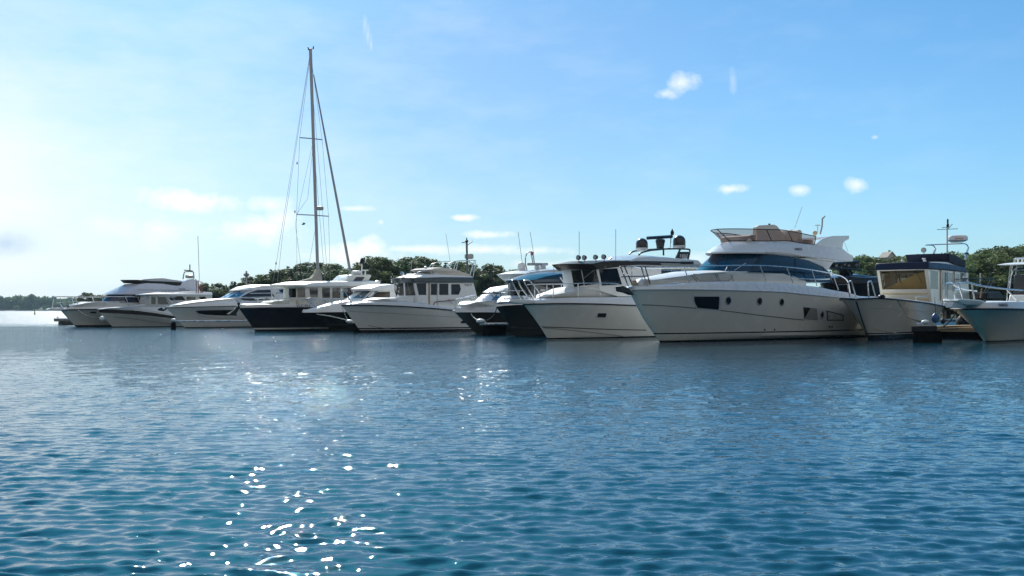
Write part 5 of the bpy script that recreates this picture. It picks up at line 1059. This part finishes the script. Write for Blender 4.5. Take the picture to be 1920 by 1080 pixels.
# ---------------------------------------------------------------- sailing yacht behind the wheelhouse yacht
def sailing_yacht():
    b = Boat('sailing_yacht', 'sailing yacht with tall grey mast, furled foresail and cream boom cover', 'sailing yacht', 598, 605, 244, Y=86)
    hm = hullmat('sailing yacht hull', (.74, .74, .72), [(-2, .1, BLK), (.9, 1.0, (.02, .03, .08))])
    # own lines: stem 5.6 m ahead of the mast
    S = lambda u: (1 - (1 - min(u / .6, 1)) ** 2) * (1 - .25 * max(0, (u - .6) / .4))
    mb = MB(); n = 30; rows = []
    for j in range(9):
        v = j / 8; row = []
        for i in range(n + 1):
            u = i / n; x = lerp(-5.0 - .6 * v, 7.4, u); row.append((x, 1.9 * S(u) * (v ** .5), -.4 + 1.75 * v + .12 * v * (1 - u)))
        rows.append(row)
    for sg in (-1, 1): mb.add([(x, sg * y, z) for r in rows for x, y, z in r], [((j + 1) * (n + 1) + i, (j + 1) * (n + 1) + i + 1, j * (n + 1) + i + 1, j * (n + 1) + i)[::sg] for j in range(8) for i in range(n)])
    t = rows[-1]; mb.add([(x, -y, z - .01) for x, y, z in t] + [(x, y, z - .01) for x, y, z in t], [(i, i + 1, n + i + 2, n + i + 1) for i in range(n)])
    e = [(r[-1][0], -r[-1][1], r[-1][2]) for r in rows] + [(r[-1][0], r[-1][1], r[-1][2]) for r in reversed(rows)]; mb.add(e, [tuple(range(len(e)))])
    mb.build('hull', hm, b.root)
    b.solid('coachroof', GELW, [(-2.2, .5, 1.35, .3, .05), (-1.5, .9, 1.75, .3, .05), (2.2, 1.1, 1.85, 0, .06), (2.6, 1.1, 1.3, 0, 0)], bevel=.05)
    c0 = lambda x, y: b.on(x, y, 0)
    m0 = c0(598, 545); top = c0(582, 92); m0.z = 1.7
    at_ = lambda y: m0 + (top - m0) * ((581 - y + 0) / F * 0 + 0) if False else None
    def mz(py):   # point on the mast axis at a photograph row
        lo, hi = 0., 1.
        for _ in range(40):
            t = (lo + hi) / 2; p = m0 + (top - m0) * t; wy = p.x * b.a.y + p.y * b.s.y + b.O.y
            if (HZ - (p.z - CH) / wy * F) > py: lo = t
            else: hi = t
        return m0 + (top - m0) * lo
    mast = b.tubes('mast', ALU, [[m0, mz(300), top]], .135, n=10)
    hd = b.tubes('masthead_gear', DARK, [[mz(93), mz(88)], [c0(578, 93), c0(588, 91)], [c0(577, 88), c0(579, 93)], [c0(587, 91), c0(588, 87)]], .05, parent=mast)
    sp = []
    for l, r_, py, pr in ((562, 604, 258, 262), (556, 616, 402, 405.5)):
        c = mz((py + pr) / 2); a, d = b.onx(l, py, c.x + .25), b.onx(r_, pr, c.x + .25); sp.append((a, d, c)); b.tubes('spreader', ALU, [[a, c, d]], .05)
    f0, f1 = c0(588, 140), c0(657, 511); f1 = f0 + (f1 - f0) * 1.10
    b.tubes('furled_foresail', mat('furled sail grey', (.36, .37, .38), .7, bump=.01), [[f0, f0 + (f1 - f0) * .5, f1]], [.05, .10, .13], n=8)
    cl = m0.x
    W = [[mz(100), sp[0][0], sp[1][0], b.onx(557, 548, cl + .2)], [mz(100), sp[0][1], sp[1][1], b.onx(620, 548, cl + .2)], [mz(262), b.onx(553.5, 420, cl + .2), b.onx(571, 548, cl)], [mz(265), b.onx(611, 548, cl)],
         [mz(95), c0(517, 500), c0(511, 530)], [mz(98), c0(530, 440), c0(520, 530)], [mz(265), c0(577, 372), c0(556, 402)], [mz(420), c0(575, 520)], [mz(145), b.onx(600, 330, cl), b.onx(614, 520, cl)]]
    for w_ in W: b.tubes('rigging_wire', WIRE, [w_], .017, n=4)
    radome(b, 600, 390.5, 13, 7, 0, m=mat('radome grey', (.4,) * 3))
    q = [c0(569, 417), c0(573, 419), c0(569.5, 422), c0(565, 421.5)]
    fl = MB().add(q + [p + Vector((0, .02, 0)) for p in q], [(0, 1, 2, 3), (7, 6, 5, 4), (0, 4, 5, 1), (1, 5, 6, 2), (2, 6, 7, 3), (3, 7, 4, 0)]); fl.build('courtesy_flag', mat('flag grey', (.15, .17, .2), .8), b.root)
    for x, y in ((517.5, 494), (553, 397), (557, 306)): MB().lathe(c0(x, y), [(.02, -.12), (.06, 0), (.02, .12)], 6).build('rigging_block', DARK, b.root)
    # boom with stowed sail
    bm = b.tubes('boom', ALU, [[m0 + Vector((.1, 0, 1.0)), m0 + Vector((5.6, 0, 1.15))]], .1)
    SAILC = mat('sail cover cream', (.50, .44, .35), .85, bump=.02, bscale=8)
    P = [c0(601, 528), c0(601.5, 521), c0(597, 503), c0(594, 505), c0(590, 513), c0(583, 521), c0(570, 524.5), c0(556, 528)]
    mb = MB(); k = len(P); mb.add([p + Vector((0, -.22, 0)) for p in P] + [p + Vector((0, .22, 0)) for p in P], [tuple(t) for t in geometry.tessellate_polygon([[Vector((p.x, p.z, 0)) for p in P]])] + [tuple(i + k for i in t[::-1]) for t in geometry.tessellate_polygon([[Vector((p.x, p.z, 0)) for p in P]])] + [(i, (i + 1) % k, k + (i + 1) % k, k + i) for i in range(k)])
    mb.build('sail_cover', SAILC, bm, bevel=.12, seg=3)
    for x in (-4.6, 5, 7):
        for s_ in (-1, 1): MB().tube([(x, s_ * 1.35 * (.5 if x < 0 else 1), 1.3), (x, s_ * 1.35 * (.5 if x < 0 else 1), 2.0)], .02, 5).build('stanchion', STEEL, b.root)
sailing_yacht()
# ================================================================ floats, fenders, ropes
def finger(px, py, px2, py2, label, w=.5, depth=.62, blk=None, ball=None, drop=.35, beam=TEAK, tank=True):
    """narrow mooring finger: a beam on a black float, its end towards the open water"""
    a = at(px, py, onwater(px, py + 8).y); a = at(px, py, Yf(py, blk)); c = at(px2, py2, Yf(py2, blk) + 0.0)
def boom(name, label, cat, px, Y, zt, theta, L, w, h, beam, tank, tankL=1.0, tankx=0.1, collar=0, group='mooring fingers between the boats'):
    o = tag(empty(name, ((px - CX) / F * Y, Y, 0), R(theta)), label, cat, group)
    MB().box(0, L, -w / 2, w / 2, zt - h, zt).build('beam', beam, o, bevel=.015)
    if collar: MB().box(-.04, collar, -w / 2 - .06, w / 2 + .06, zt - h - .02, zt + .03).build('end_collar', mat('grey rubber collar', (.03, .03, .034), .7, spec=.2), o, bevel=.04)
    MB().box(tankx, tankx + tankL, -w * .55, w * .55, -.5, zt - h - .003).build('float_tank', tank, o, bevel=.12, seg=3)
    mb = MB()
    for s in (-1, 1): mb.tube([(0, s * w * .5, zt - h * .5), (L, s * w * .5, zt - h * .5)], .03, 5)
    mb.build('edge_rail', STEEL, o)
    mb = MB(); mb.tube([(.12, -.1, zt - .02), (.12, -.1, zt + .16)], .03, 6); mb.tube([(.12, .1, zt - .02), (.12, .1, zt + .16)], .03, 6); mb.tube([(.12, -.2, zt + .13), (.12, .2, zt + .13)], .03, 6); mb.build('mooring_cleat', STEEL, o)
    return o
TANK = mat('black float tank', (.006, .006, .007), .9, spec=.03)
boom('mooring_finger', 'black ended mooring finger with wooden plank beside the navy roofed boat', 'mooring finger', 1724, 45.5, .74, 46, 7.5, .62, .22, mat('golden plank', (.50, .33, .16), .6, var=.25, scale=8), TANK, 1.9, .0, collar=1.15)
boom('mooring_finger', 'dark mooring finger with pale beam in front of the black sports cruiser', 'mooring finger', 905, 58.5, .72, 41, 7, .5, .12, mat('pale beam', (.50, .45, .36), .6), TANK, 1.5, .15)
boom('mooring_finger', 'short black mooring finger under the white sports cruiser bow', 'mooring finger', 321, 76, .68, 41, 8, .32, .12, mat('dull beam', (.2, .18, .15), .6), TANK, .35, .0)
boom('mooring_finger', 'low brown pontoon end beyond the grey flybridge cruiser', 'mooring finger', 106, 98, .66, 40, 9, 1.8, .3, mat('brown pontoon deck', (.22, .18, .13), .7, var=.25), mat('green black float', (.025, .035, .028), .6), 8, .4)
boom('mooring_finger', 'slim dark mooring finger between the small black hulled boat and white bow', 'mooring finger', 657, 66, .70, 41, 7, .4, .10, mat('dull beam', (.2,) * 3), TANK, .8, .3)
def buoy(px, py, Y, r, label, flat=.7, m=BALL):
    o = tag(MB().lathe(at(px, py, Y), [(r * math.cos(a), r * flat * math.sin(a)) for a in [-1.5 + 3.0 * k / 10 for k in range(11)]], 14).build('mooring_buoy', m), label, 'buoy', 'white mooring buoys on the finger ends')
    return o
buoy(655, 602.5, 65.6, .24, 'white mooring buoy hanging between black hull and white bow', .5)
buoy(901, 602, 58.3, .26, 'white mooring buoy on the finger by the brown hulled boat', .55)
buoy(191, 597, 82.5, .2, 'white mooring buoy beneath the banded boat bow', 1)
buoy(326, 600, 75.8, .18, 'white mooring buoy under the sports cruiser anchor', .7)
buoy(1735, 604, 45.3, .18, 'small pale mooring buoy on the wooden finger by the navy roofed boat', .6)
def rope(name, label, pts, Ys, r, m, group='mooring ropes at the bows'):
    P = smoothpts([at(x, y, Y) for (x, y), Y in zip(pts, Ys)], 6)
    return tag(MB().tube(P, r, 6).build(name, m), label, 'rope', group)
rope('mooring_rope', 'dark doubled rope sagging from the navy roofed boat to its finger', [(1682, 562), (1690, 576), (1701, 592), (1716, 600), (1732, 604.5)], [47.6, 47.2, 46.6, 46, 45.6], .035, ROPE)
rope('mooring_rope', 'dark rope from the steel framed boat bow down to the finger', [(1801, 569), (1790, 590), (1776, 606), (1768, 613)], [46.3, 46.2, 46, 45.8], .035, ROPE)
rope('mooring_rope', 'pale rope looped under the brown hulled boat bow', [(880, 578), (884, 590), (892, 598), (900, 601)], [62.5, 61, 59.5, 58.6], .03, WROPE)
rope('mooring_rope', 'dark rope from the black sports cruiser bow to the pale finger', [(932, 574), (928, 588), (920, 597), (908, 602)], [57.3, 57.6, 58, 58.5], .03, ROPE)
rope('mooring_chain', 'pale chain running from the small black boat bow to a white buoy', [(584, 587), (600, 590), (625, 594), (655, 601.5)], [69.5, 68.5, 67, 65.8], .035, WROPE)
rope('mooring_rope', 'thin dark rope slung from the grey flybridge cruiser bow', [(146, 581), (158, 590), (172, 595), (188, 597)], [85.5, 84.5, 83.5, 82.8], .03, ROPE)
rope('mooring_rope', 'pale rope from the white bow of the teal roofed boat to its finger', [(641, 574), (646, 588), (652, 600)], [65.5, 65.7, 65.8], .02, WROPE)
def fender(px, py, Y, r, h, m, label, line=30):
    o = tag(empty('fender', at(px, py, Y)), label, 'fender')
    MB().lathe((0, 0, 0), [(r * .25, -h * .55), (r * .8, -h * .42), (r, -h * .15), (r * .92, h * .15), (r * .6, h * .38), (r * .28, h * .5), (r * .2, h * .58)], 14).build('fender_body', m, o)
    k = Y / F; MB().tube([(0, 0, h * .55), (.03, .15, h * .55 + line * k)], .012, 5).build('fender_line', ROPE, o)
    return o
fender(1754, 596, 48.6, .20, .44, mat('blue fender', (.02, .09, .22), .4), 'blue round fender hanging on the navy roofed boat')
fender(1768, 602, 49.5, .11, .26, DARK, 'small black fender hanging behind the blue fender', 34)
fender(1801, 604, 51.3, .11, .24, DARK, 'small black fender above the golden plank', 20)
# main pontoon along the sterns, hidden for the most part behind the boats
o = tag(empty('pontoon', (18.5, 58.5, 0), R(137)), 'long grey plank pontoon running along the boat sterns', 'pontoon')
MB().box(-14, 78, -1.2, 1.2, .35, .55).build('deck', TEAK, o); MB().box(-14, 78, -1.0, 1.0, -.4, .347).build('float', TANK, o)
# signal pole beyond the sports cruiser
o = tag(empty('signal_pole', at(462, 540, 104)), 'thin pole with round lantern standing beyond the white sports cruiser', 'pole'); o.location.z = 0
z = lambda y: (HZ - y) / F * 104 + CH
MB().tube([(0, 0, -.5), (0, 0, z(508))], .09, 6).build('pole', ALU, o)
MB().lathe((0, 0, z(515.5)), [(.1, -.2), (.3, -.05), (.3, .1), (.08, .25)], 8).build('lantern', mat('lantern grey', (.2, .22, .22), .5), o)
MB().tube([(-.55, 0, z(527)), (.55, 0, z(527))], .05, 5).build('crossbar', ALU, o)
o = tag(empty('spar_buoy', at(65, 583, 300)), 'yellow green spar buoy off the wooded island', 'buoy'); o.location.z = 0; o.scale = (.6, .6, .6)
MB().lathe((0, 0, 0), [(.35, -.5), (.35, .8), (.22, .9), (.18, 2.2), (.05, 2.3)], 8).build('spar', mat('spar lime', (.25, .38, .05), .5), o)
MB().lathe((0, 0, 2.3), [(.2, 0), (.28, .2), (.2, .4)], 8).build('topmark', mat('spar lime', (0, 0, 0)), o)
# ================================================================ land
def land(name, pts, depth, h, m, label):
    """low shore: front edge through pixels at given distance, rising gently inland"""
    P = [at(px, HZ, Y) for px, Y in pts]; mb = MB(); vs = []; n = len(P)
    for k, (dd, zz) in enumerate(((0, -.3), (1.5, .45), (6, 1.0), (depth * .4, h * .7), (depth, h), (depth * 1.6, -.5))):
        for i, p in enumerate(P):
            d = Vector((p.x, p.y, 0)).normalized(); j = .25 * math.sin(i * 2.1 + k * 1.3)
            e = 0 if i in (0, n - 1) else 1
            vs.append((p.x + d.x * dd, p.y + d.y * dd, (zz + j * (k > 0)) * (e if k else 1) - (.3 if not e else 0)))
    mb.add(vs, [(k * n + i, k * n + i + 1, (k + 1) * n + i + 1, (k + 1) * n + i) for k in range(5) for i in range(n - 1)])
    o = mb.build(name, m); o['kind'] = 'structure'; o['label'] = label; return o
GROUND = mat('shore ground', (.05, .065, .03), .9, var=.4, scale=.3, bump=.05, bscale=2)
land('shore', [(365, 205), (380, 200)] + [(400 + i * 60, 195 - 25 * min(1, i / 8)) for i in range(28)] + [(2100, 150), (2160, 150)], 70, 2.2, GROUND, 'low green wooded shore behind the marina')
land('island', [(-900, 1560), (-840, 1540)] + [(-780 + i * 60, 1500) for i in range(19)] + [(370, 1540), (400, 1560)], 300, 5.0, mat('island ground', (.10, .10, .06), .9, var=.4, scale=.05), 'far wooded island with a pale shoreline')
# ================================================================ trees
def leafmat(name, c):
    m = bpy.data.materials.new(name); m.use_nodes = True; nt = m.node_tree; L = nt.links; p = nt.nodes['Principled BSDF']; out = nt.nodes['Material Output']
    oi = nd(nt, 'ShaderNodeObjectInfo'); tc = nd(nt, 'ShaderNodeTexCoord'); no = nd(nt, 'ShaderNodeTexNoise', Scale=.55, Detail=4.0); L.new(tc.outputs['Object'], no.inputs['Vector'])
    r = nd(nt, 'ShaderNodeMapRange'); r.inputs[1].default_value = .3; r.inputs[2].default_value = .7; r.inputs[3].default_value = .55; r.inputs[4].default_value = 1.35; L.new(no.outputs['Fac'], r.inputs[0])
    a = nd(nt, 'ShaderNodeMath', operation='MULTIPLY_ADD'); a.inputs[1].default_value = .5; a.inputs[2].default_value = .75; L.new(oi.outputs['Random'], a.inputs[0])
    b = nd(nt, 'ShaderNodeMath', operation='MULTIPLY'); L.new(r.outputs[0], b.inputs[0]); L.new(a.outputs[0], b.inputs[1])
    hs = nd(nt, 'ShaderNodeHueSaturation'); hs.inputs['Color'].default_value = (*c, 1); L.new(b.outputs[0], hs.inputs['Value'])
    h2 = nd(nt, 'ShaderNodeMapRange'); h2.inputs[3].default_value = .47; h2.inputs[4].default_value = .53; L.new(oi.outputs['Random'], h2.inputs[0]); L.new(h2.outputs[0], hs.inputs['Hue'])
    L.new(hs.outputs[0], p.inputs['Base Color']); p.inputs['Roughness'].default_value = .6; p.inputs['Specular IOR Level'].default_value = .25
    t = nd(nt, 'ShaderNodeBsdfTranslucent'); L.new(hs.outputs[0], t.inputs[0]); mx = nd(nt, 'ShaderNodeMixShader'); mx.inputs[0].default_value = .35
    L.new(p.outputs[0], mx.inputs[1]); L.new(t.outputs[0], mx.inputs[2]); L.new(mx.outputs[0], out.inputs[0]); return m
LEAF = {'birch': leafmat('birch leaves', (.15, .195, .075)), 'oak': leafmat('broad leaves', (.105, .15, .06)), 'spruce': leafmat('spruce needles', (.08, .13, .07)), 'pine': leafmat('pine needles', (.11, .16, .08))}
BARK = mat('bark', (.14, .10, .07), .9, var=.4, scale=2); BIRCHB = mat('birch bark', (.42, .40, .36), .8, var=.5, scale=3)
def leaves(rng, centres, n, size):
    """n leaf tufts spread through the clumps given as (x, y, z, radius)"""
    V, Fc = [], []
    wt = np.array([c[3] ** 2.2 for c in centres]); wt /= wt.sum()
    for k in rng.choice(len(centres), n, p=wt):
        x, y, z, r = centres[k]; d = rng.normal(size=3); d /= np.linalg.norm(d); q = np.array((x, y, z)) + d * r * (rng.rand() ** .33) * np.array((1, 1, .8))
        nrm = d + rng.normal(size=3) * .6; nrm /= np.linalg.norm(nrm); u = np.cross(nrm, rng.normal(size=3)); u /= np.linalg.norm(u); w = np.cross(nrm, u); s = size * (.6 + .8 * rng.rand())
        i = len(V); V += [tuple(q - u * s - w * s * .5), tuple(q + u * s * .9 - w * s * .6), tuple(q + u * s * .5 + w * s * .7), tuple(q - u * s * .7 + w * s * .6)]; Fc.append((i, i + 1, i + 2, i + 3))
    return V, Fc
def tree_kind(kind, seed):
    rng = np.random.RandomState(seed); H = 10.0; t = MB(); C = []
    if kind in ('birch', 'oak'):
        wid = 2.3 if kind == 'birch' else 3.3; base = 1.6
        t.tube([(0, 0, -.6), (.1, 0, H * .3), (rng.normal() * .3, rng.normal() * .3, H * .65), (0, 0, H * .9)], [.22, .17, .10, .03], 7)
        for i in range(34):
            h = base + (H - base) * rng.rand() ** .9; f = math.sin(math.pi * min(1, (h - base) / (H - base) * .82 + .14)) ** .8
            a = rng.rand() * 6.28; d = wid * f * (.35 + .75 * rng.rand()); r = (.75 + .75 * rng.rand()) * (.6 + .5 * f)
            C.append((d * math.cos(a), d * math.sin(a), h, r))
            if i % 4 == 0: t.tube([(0, 0, max(1, h - 1.6)), (d * .5 * math.cos(a), d * .5 * math.sin(a), h - .5), (d * math.cos(a), d * math.sin(a), h)], [.08, .05, .02], 5)
        C.append((0, 0, H - .5, .6)); n, s = 8500, .13
    elif kind == 'spruce':
        t.tube([(0, 0, -.6), (0, 0, H * .97)], [.2, .02], 7)
        for i in range(22):
            f = i / 21; h = .9 + (H - 1.2) * f; rad = 2.0 * (1 - f) ** .85 + .12; m_ = int(7 - 4 * f)
            for k in range(m_):
                a = 6.28 * k / m_ + i * 1.1 + rng.normal() * .25; rr = rad * (.75 + .4 * rng.rand())
                for q in (.35, .7, 1.0): C.append((rr * q * math.cos(a), rr * q * math.sin(a), h - .28 * rr * q, .38 * (1.25 - .5 * q) * (.5 + .6 * (1 - f))))
        n, s = 5200, .11
    else:
        t.tube([(0, 0, -.6), (.15, .05, H * .4), (-.1, .1, H * .7), (.05, 0, H * .95)], [.2, .16, .11, .03], 7)
        for i in range(20):
            h = H * (.42 + .55 * rng.rand() ** .8); f = 1 - abs((h / H - .68) / .36); a = rng.rand() * 6.28; d = 2.3 * max(.15, f) * (.3 + .8 * rng.rand())
            C.append((d * math.cos(a), d * math.sin(a), h, .55 + .7 * rng.rand() * max(.3, f))); t.tube([(0, 0, h - .8), (d * .9 * math.cos(a), d * .9 * math.sin(a), h)], [.07, .02], 5)
        C.append((0, 0, H - .4, .6)); n, s = 4200, .12
    V, Fc = leaves(rng, C, n, s)
    tm = t.build('trunk', BIRCHB if kind == 'birch' else BARK).data; cm = MB().add(V, Fc)
    me = bpy.data.meshes.new('crown'); me.from_pydata(cm.v, [], cm.f); me.materials.append(LEAF[kind])
    bpy.data.objects.remove(bpy.data.objects[tm.name] if tm.name in bpy.data.objects else [o for o in bpy.data.objects if o.data == tm][0])
    return tm, me
KINDS = {k: [tree_kind(k, 11 * i + j) for j in range(3)] for i, k in enumerate(('birch', 'oak', 'spruce', 'pine'))}
KN = {'birch': ('birch_tree', 'pale green birch'), 'oak': ('broadleaf_tree', 'broad crowned dark green tree'), 'spruce': ('spruce_tree', 'pointed dark spruce'), 'pine': ('pine_tree', 'open crowned pine')}
def tree(kind, px, Y, h, where, z0=.8, sx=1.0, rng=random):
    tm, cm = KINDS[kind][rng.randrange(3)]
    nm, lb = KN[kind]; o = tag(empty(nm, ((px - CX) / F * Y, Y, z0), rng.random() * 6.28), f'{lb} {where}', 'tree', f'{lb}s {where}')
    k = h / 10; o.scale = (k * sx, k * sx, k)
    for n, m_ in (('trunk', tm), ('crown', cm)):
        c = bpy.data.objects.new(n, m_); COL.objects.link(c); c.parent = o
    return o
rg = random.Random(5)
# skyline of the wood, traced: photograph x, y of the tree tops
TOPL = [(384, 536), (398, 530), (412, 533), (424, 532), (440, 526), (455, 527), (472, 519), (490, 514), (508, 503), (522, 507), (540, 497), (556, 494), (572, 491), (590, 497), (606, 494), (620, 500), (634, 513), (645, 508), (656, 502), (672, 496), (688, 489), (704, 484), (718, 481), (734, 484), (752, 486), (768, 487), (786, 489), (803, 484), (818, 489), (836, 490), (852, 492), (868, 494), (884, 497), (898, 501), (914, 503), (926, 497), (940, 502), (952, 507), (966, 506), (984, 512), (1004, 516), (1026, 520), (1050, 522)]
TOPR = [(1600, 480), (1612, 482), (1628, 487), (1646, 486), (1656, 491), (1674, 491), (1690, 482), (1706, 484), (1724, 481), (1745, 478), (1770, 476), (1800, 476), (1816, 480), (1830, 470), (1846, 471), (1862, 476), (1878, 465), (1894, 465), (1912, 464), (1930, 466), (1950, 468), (1975, 466)]
SIDE = {0: 'on the wooded shore behind the mast', 1: 'on the wooded shore behind the navy roofed boat'}
for side, tops in ((0, TOPL), (1, TOPR)):
    for j, (x, y) in enumerate(tops):
        Y = (200 - 22 * j / len(tops) if side == 0 else 150) + rg.uniform(0, 14); h = (HZ - y) / F * Y + CH - .9
        kinds = ['oak', 'spruce', 'spruce', 'spruce', 'pine'] if side == 0 and x < 640 else (['birch', 'oak', 'spruce', 'oak', 'spruce', 'pine'] if side == 0 else ['birch', 'oak', 'birch', 'spruce', 'birch', 'birch'])
        tree(kinds[rg.randrange(len(kinds))] if x not in (926, 940, 508) else 'spruce', x, Y, h, SIDE[side], sx=1.5, rng=rg)
        # one or two lower trees that fill the slope in front
        for q in range(7 if x < 570 else 4):
            Y2 = Y - rg.uniform(4, 16); x2 = x + rg.uniform(-11, 11); h2 = h * rg.uniform(.66, .97)
            tree(kinds[rg.randrange(len(kinds))], x2, Y2, h2, SIDE[side], z0=.6, sx=1.65, rng=rg)
tree('spruce', 1670, 430, (HZ - 470) / F * 430 + CH - 6, 'rising behind the small pale house', z0=6, sx=1.2, rng=rg)
# loose trees on the near point of the island, left of the wood
for x, y, w_ in ((160, 549, 1.5), (172, 549, 1.5), (181, 553, 1.3), (150, 558, 1.5), (206, 546, 1.5), (215, 549, 1.4), (195, 556, 1.4), (232, 555, 1.3), (250, 553, 1.4)):
    Y = 420 + rg.uniform(0, 30); tree('oak', x, Y, (HZ - y) / F * Y + CH - 1, 'standing behind the grey flybridge cruiser', sx=w_, rng=rg)
land('islet', [(128, 440), (135, 432)] + [(150 + i * 20, 425) for i in range(7)] + [(300, 430), (312, 440)], 60, 1.6, GROUND, 'low islet with loose trees')
# the far island wood reads as one mass
def forest(name, label, spec, size, n_per, seed, m):
    rng = np.random.RandomState(seed); V, Fc = [], []
    for (x, y, z, h, w_) in spec:
        C = [(x + rng.normal() * w_ * .4, y + rng.normal() * w_ * .4, z + h * (.15 + .8 * rng.rand()), w_ * (.22 + .3 * rng.rand())) for _ in range(9)] + [(x, y, z + h * .93, w_ * .2)]
        v, f = leaves(rng, C, n_per, size); k = len(V); V += v; Fc += [tuple(i + k for i in q) for q in f]
    me = bpy.data.meshes.new(name); me.from_pydata(V, [], Fc); me.materials.append(m); o = bpy.data.objects.new(name, me); COL.objects.link(o); o['kind'] = 'stuff'; o['label'] = label; return o
sp = []
for i in range(150):
    px = rg.uniform(-260, 150); Y = rg.uniform(1515, 1620); yt = interp(px, [(-260, 556), (0, 556), (20, 557), (40, 556), (55, 553.5), (66, 555), (80, 558), (100, 559), (118, 561), (138, 560), (150, 564)]) + rg.uniform(0, 4)
    sp.append(((px - CX) / F * Y, Y, .6, (HZ - yt) / F * Y + 1, rg.uniform(10, 15)))
forest('island_wood', 'dense wood covering the far island', sp, 1.4, 420, 4, LEAF['oak'])
# wooded bank behind the viewpoint: the hulls mirror it
sp = []
for i in range(46):
    a = R(-200 + 220 * i / 45 - 0); r_ = rg.uniform(62, 80); sp.append((r_ * math.cos(a), -6 + r_ * math.sin(a) * .8, 1.0, rg.uniform(15, 21), rg.uniform(9, 12)))
forest('bank_wood', 'leafy wood on the bank facing the boats', sp, 1.0, 700, 9, LEAF['oak'])
mb = MB(); n = 40; vs = []
for k, (rr, zz) in enumerate(((50, -.4), (53, .6), (60, 1.2), (120, 3))):
    for i in range(n + 1):
        a = R(-202 + 224 * i / n); vs.append((rr * math.cos(a), -6 + rr * math.sin(a) * .8, zz))
o = mb.add(vs, [(k * (n + 1) + i, k * (n + 1) + i + 1, (k + 1) * (n + 1) + i + 1, (k + 1) * (n + 1) + i) for k in range(3) for i in range(n)]).build('bank', GROUND); o['kind'] = 'structure'; o['label'] = 'grassy bank facing the boats'
# house on the hill
def house(px, py, Y, w_, label):
    zb = (HZ - py) / F * Y + CH
    o = tag(empty('hill_house', ((px - CX) / F * Y, Y, zb), R(12)), label, 'house')
    h = 3.6; d = 6; r_ = 1.8
    wl = MB().box(-w_ / 2, w_ / 2, -d / 2, d / 2, -6, h); wl.add([(-w_ / 2, -d / 2, h), (w_ / 2, -d / 2, h), (0, -d / 2, h + r_), (-w_ / 2, d / 2, h), (w_ / 2, d / 2, h), (0, d / 2, h + r_)], [(0, 1, 2), (5, 4, 3)])
    wl.build('wall', mat('house plaster', (.48, .45, .40), .8), o)
    k = w_ / 2 + .5; MB().add([(-k, -d / 2 - .4, h - .45), (0, -d / 2 - .4, h + r_ + .08), (k, -d / 2 - .4, h - .45), (-k, d / 2 + .4, h - .45), (0, d / 2 + .4, h + r_ + .08), (k, d / 2 + .4, h - .45), (-k, -d / 2 - .4, h - .2), (0, -d / 2 - .4, h + r_ + .35), (k, -d / 2 - .4, h - .2), (-k, d / 2 + .4, h - .2), (0, d / 2 + .4, h + r_ + .35), (k, d / 2 + .4, h - .2)],
        [(0, 1, 4, 3), (1, 2, 5, 4), (6, 9, 10, 7), (7, 10, 11, 8), (0, 6, 7, 1), (1, 7, 8, 2), (3, 4, 10, 9), (4, 5, 11, 10), (0, 3, 9, 6), (2, 8, 11, 5)]).build('roof', mat('pale roof', (.30, .26, .22), .8), o)
    for x in (-1.0, 1.0): MB().box(x - .5, x + .5, -d / 2 - .03, -d / 2 + .05, 1.4, 2.9).build('window', DARK, o)
    MB().box(.6, 1.1, -.4, .4, h + .6, h + r_ + 1.0).build('chimney', mat('brick', (.30, .14, .10), .9), o)
house(1664, 499, 400, 3.4, 'small pale house with pale roof among the hilltop trees')
SC.cycles.max_bounces = 8; SC.cycles.diffuse_bounces = 3; SC.cycles.glossy_bounces = 4; SC.cycles.transparent_max_bounces = 12
SC.cycles.caustics_reflective = False; SC.cycles.caustics_refractive = False; SC.cycles.sample_clamp_indirect = 6; SC.cycles.blur_glossy = 1.0
SC.cycles.use_denoising = True; SC.cycles.denoiser = 'OPENIMAGEDENOISE'; SC.cycles.denoising_prefilter = 'ACCURATE'; SC.cycles.denoising_input_passes = 'RGB_ALBEDO_NORMAL'; SC.cycles.denoising_quality = 'HIGH'
SC.cycles.use_adaptive_sampling = False
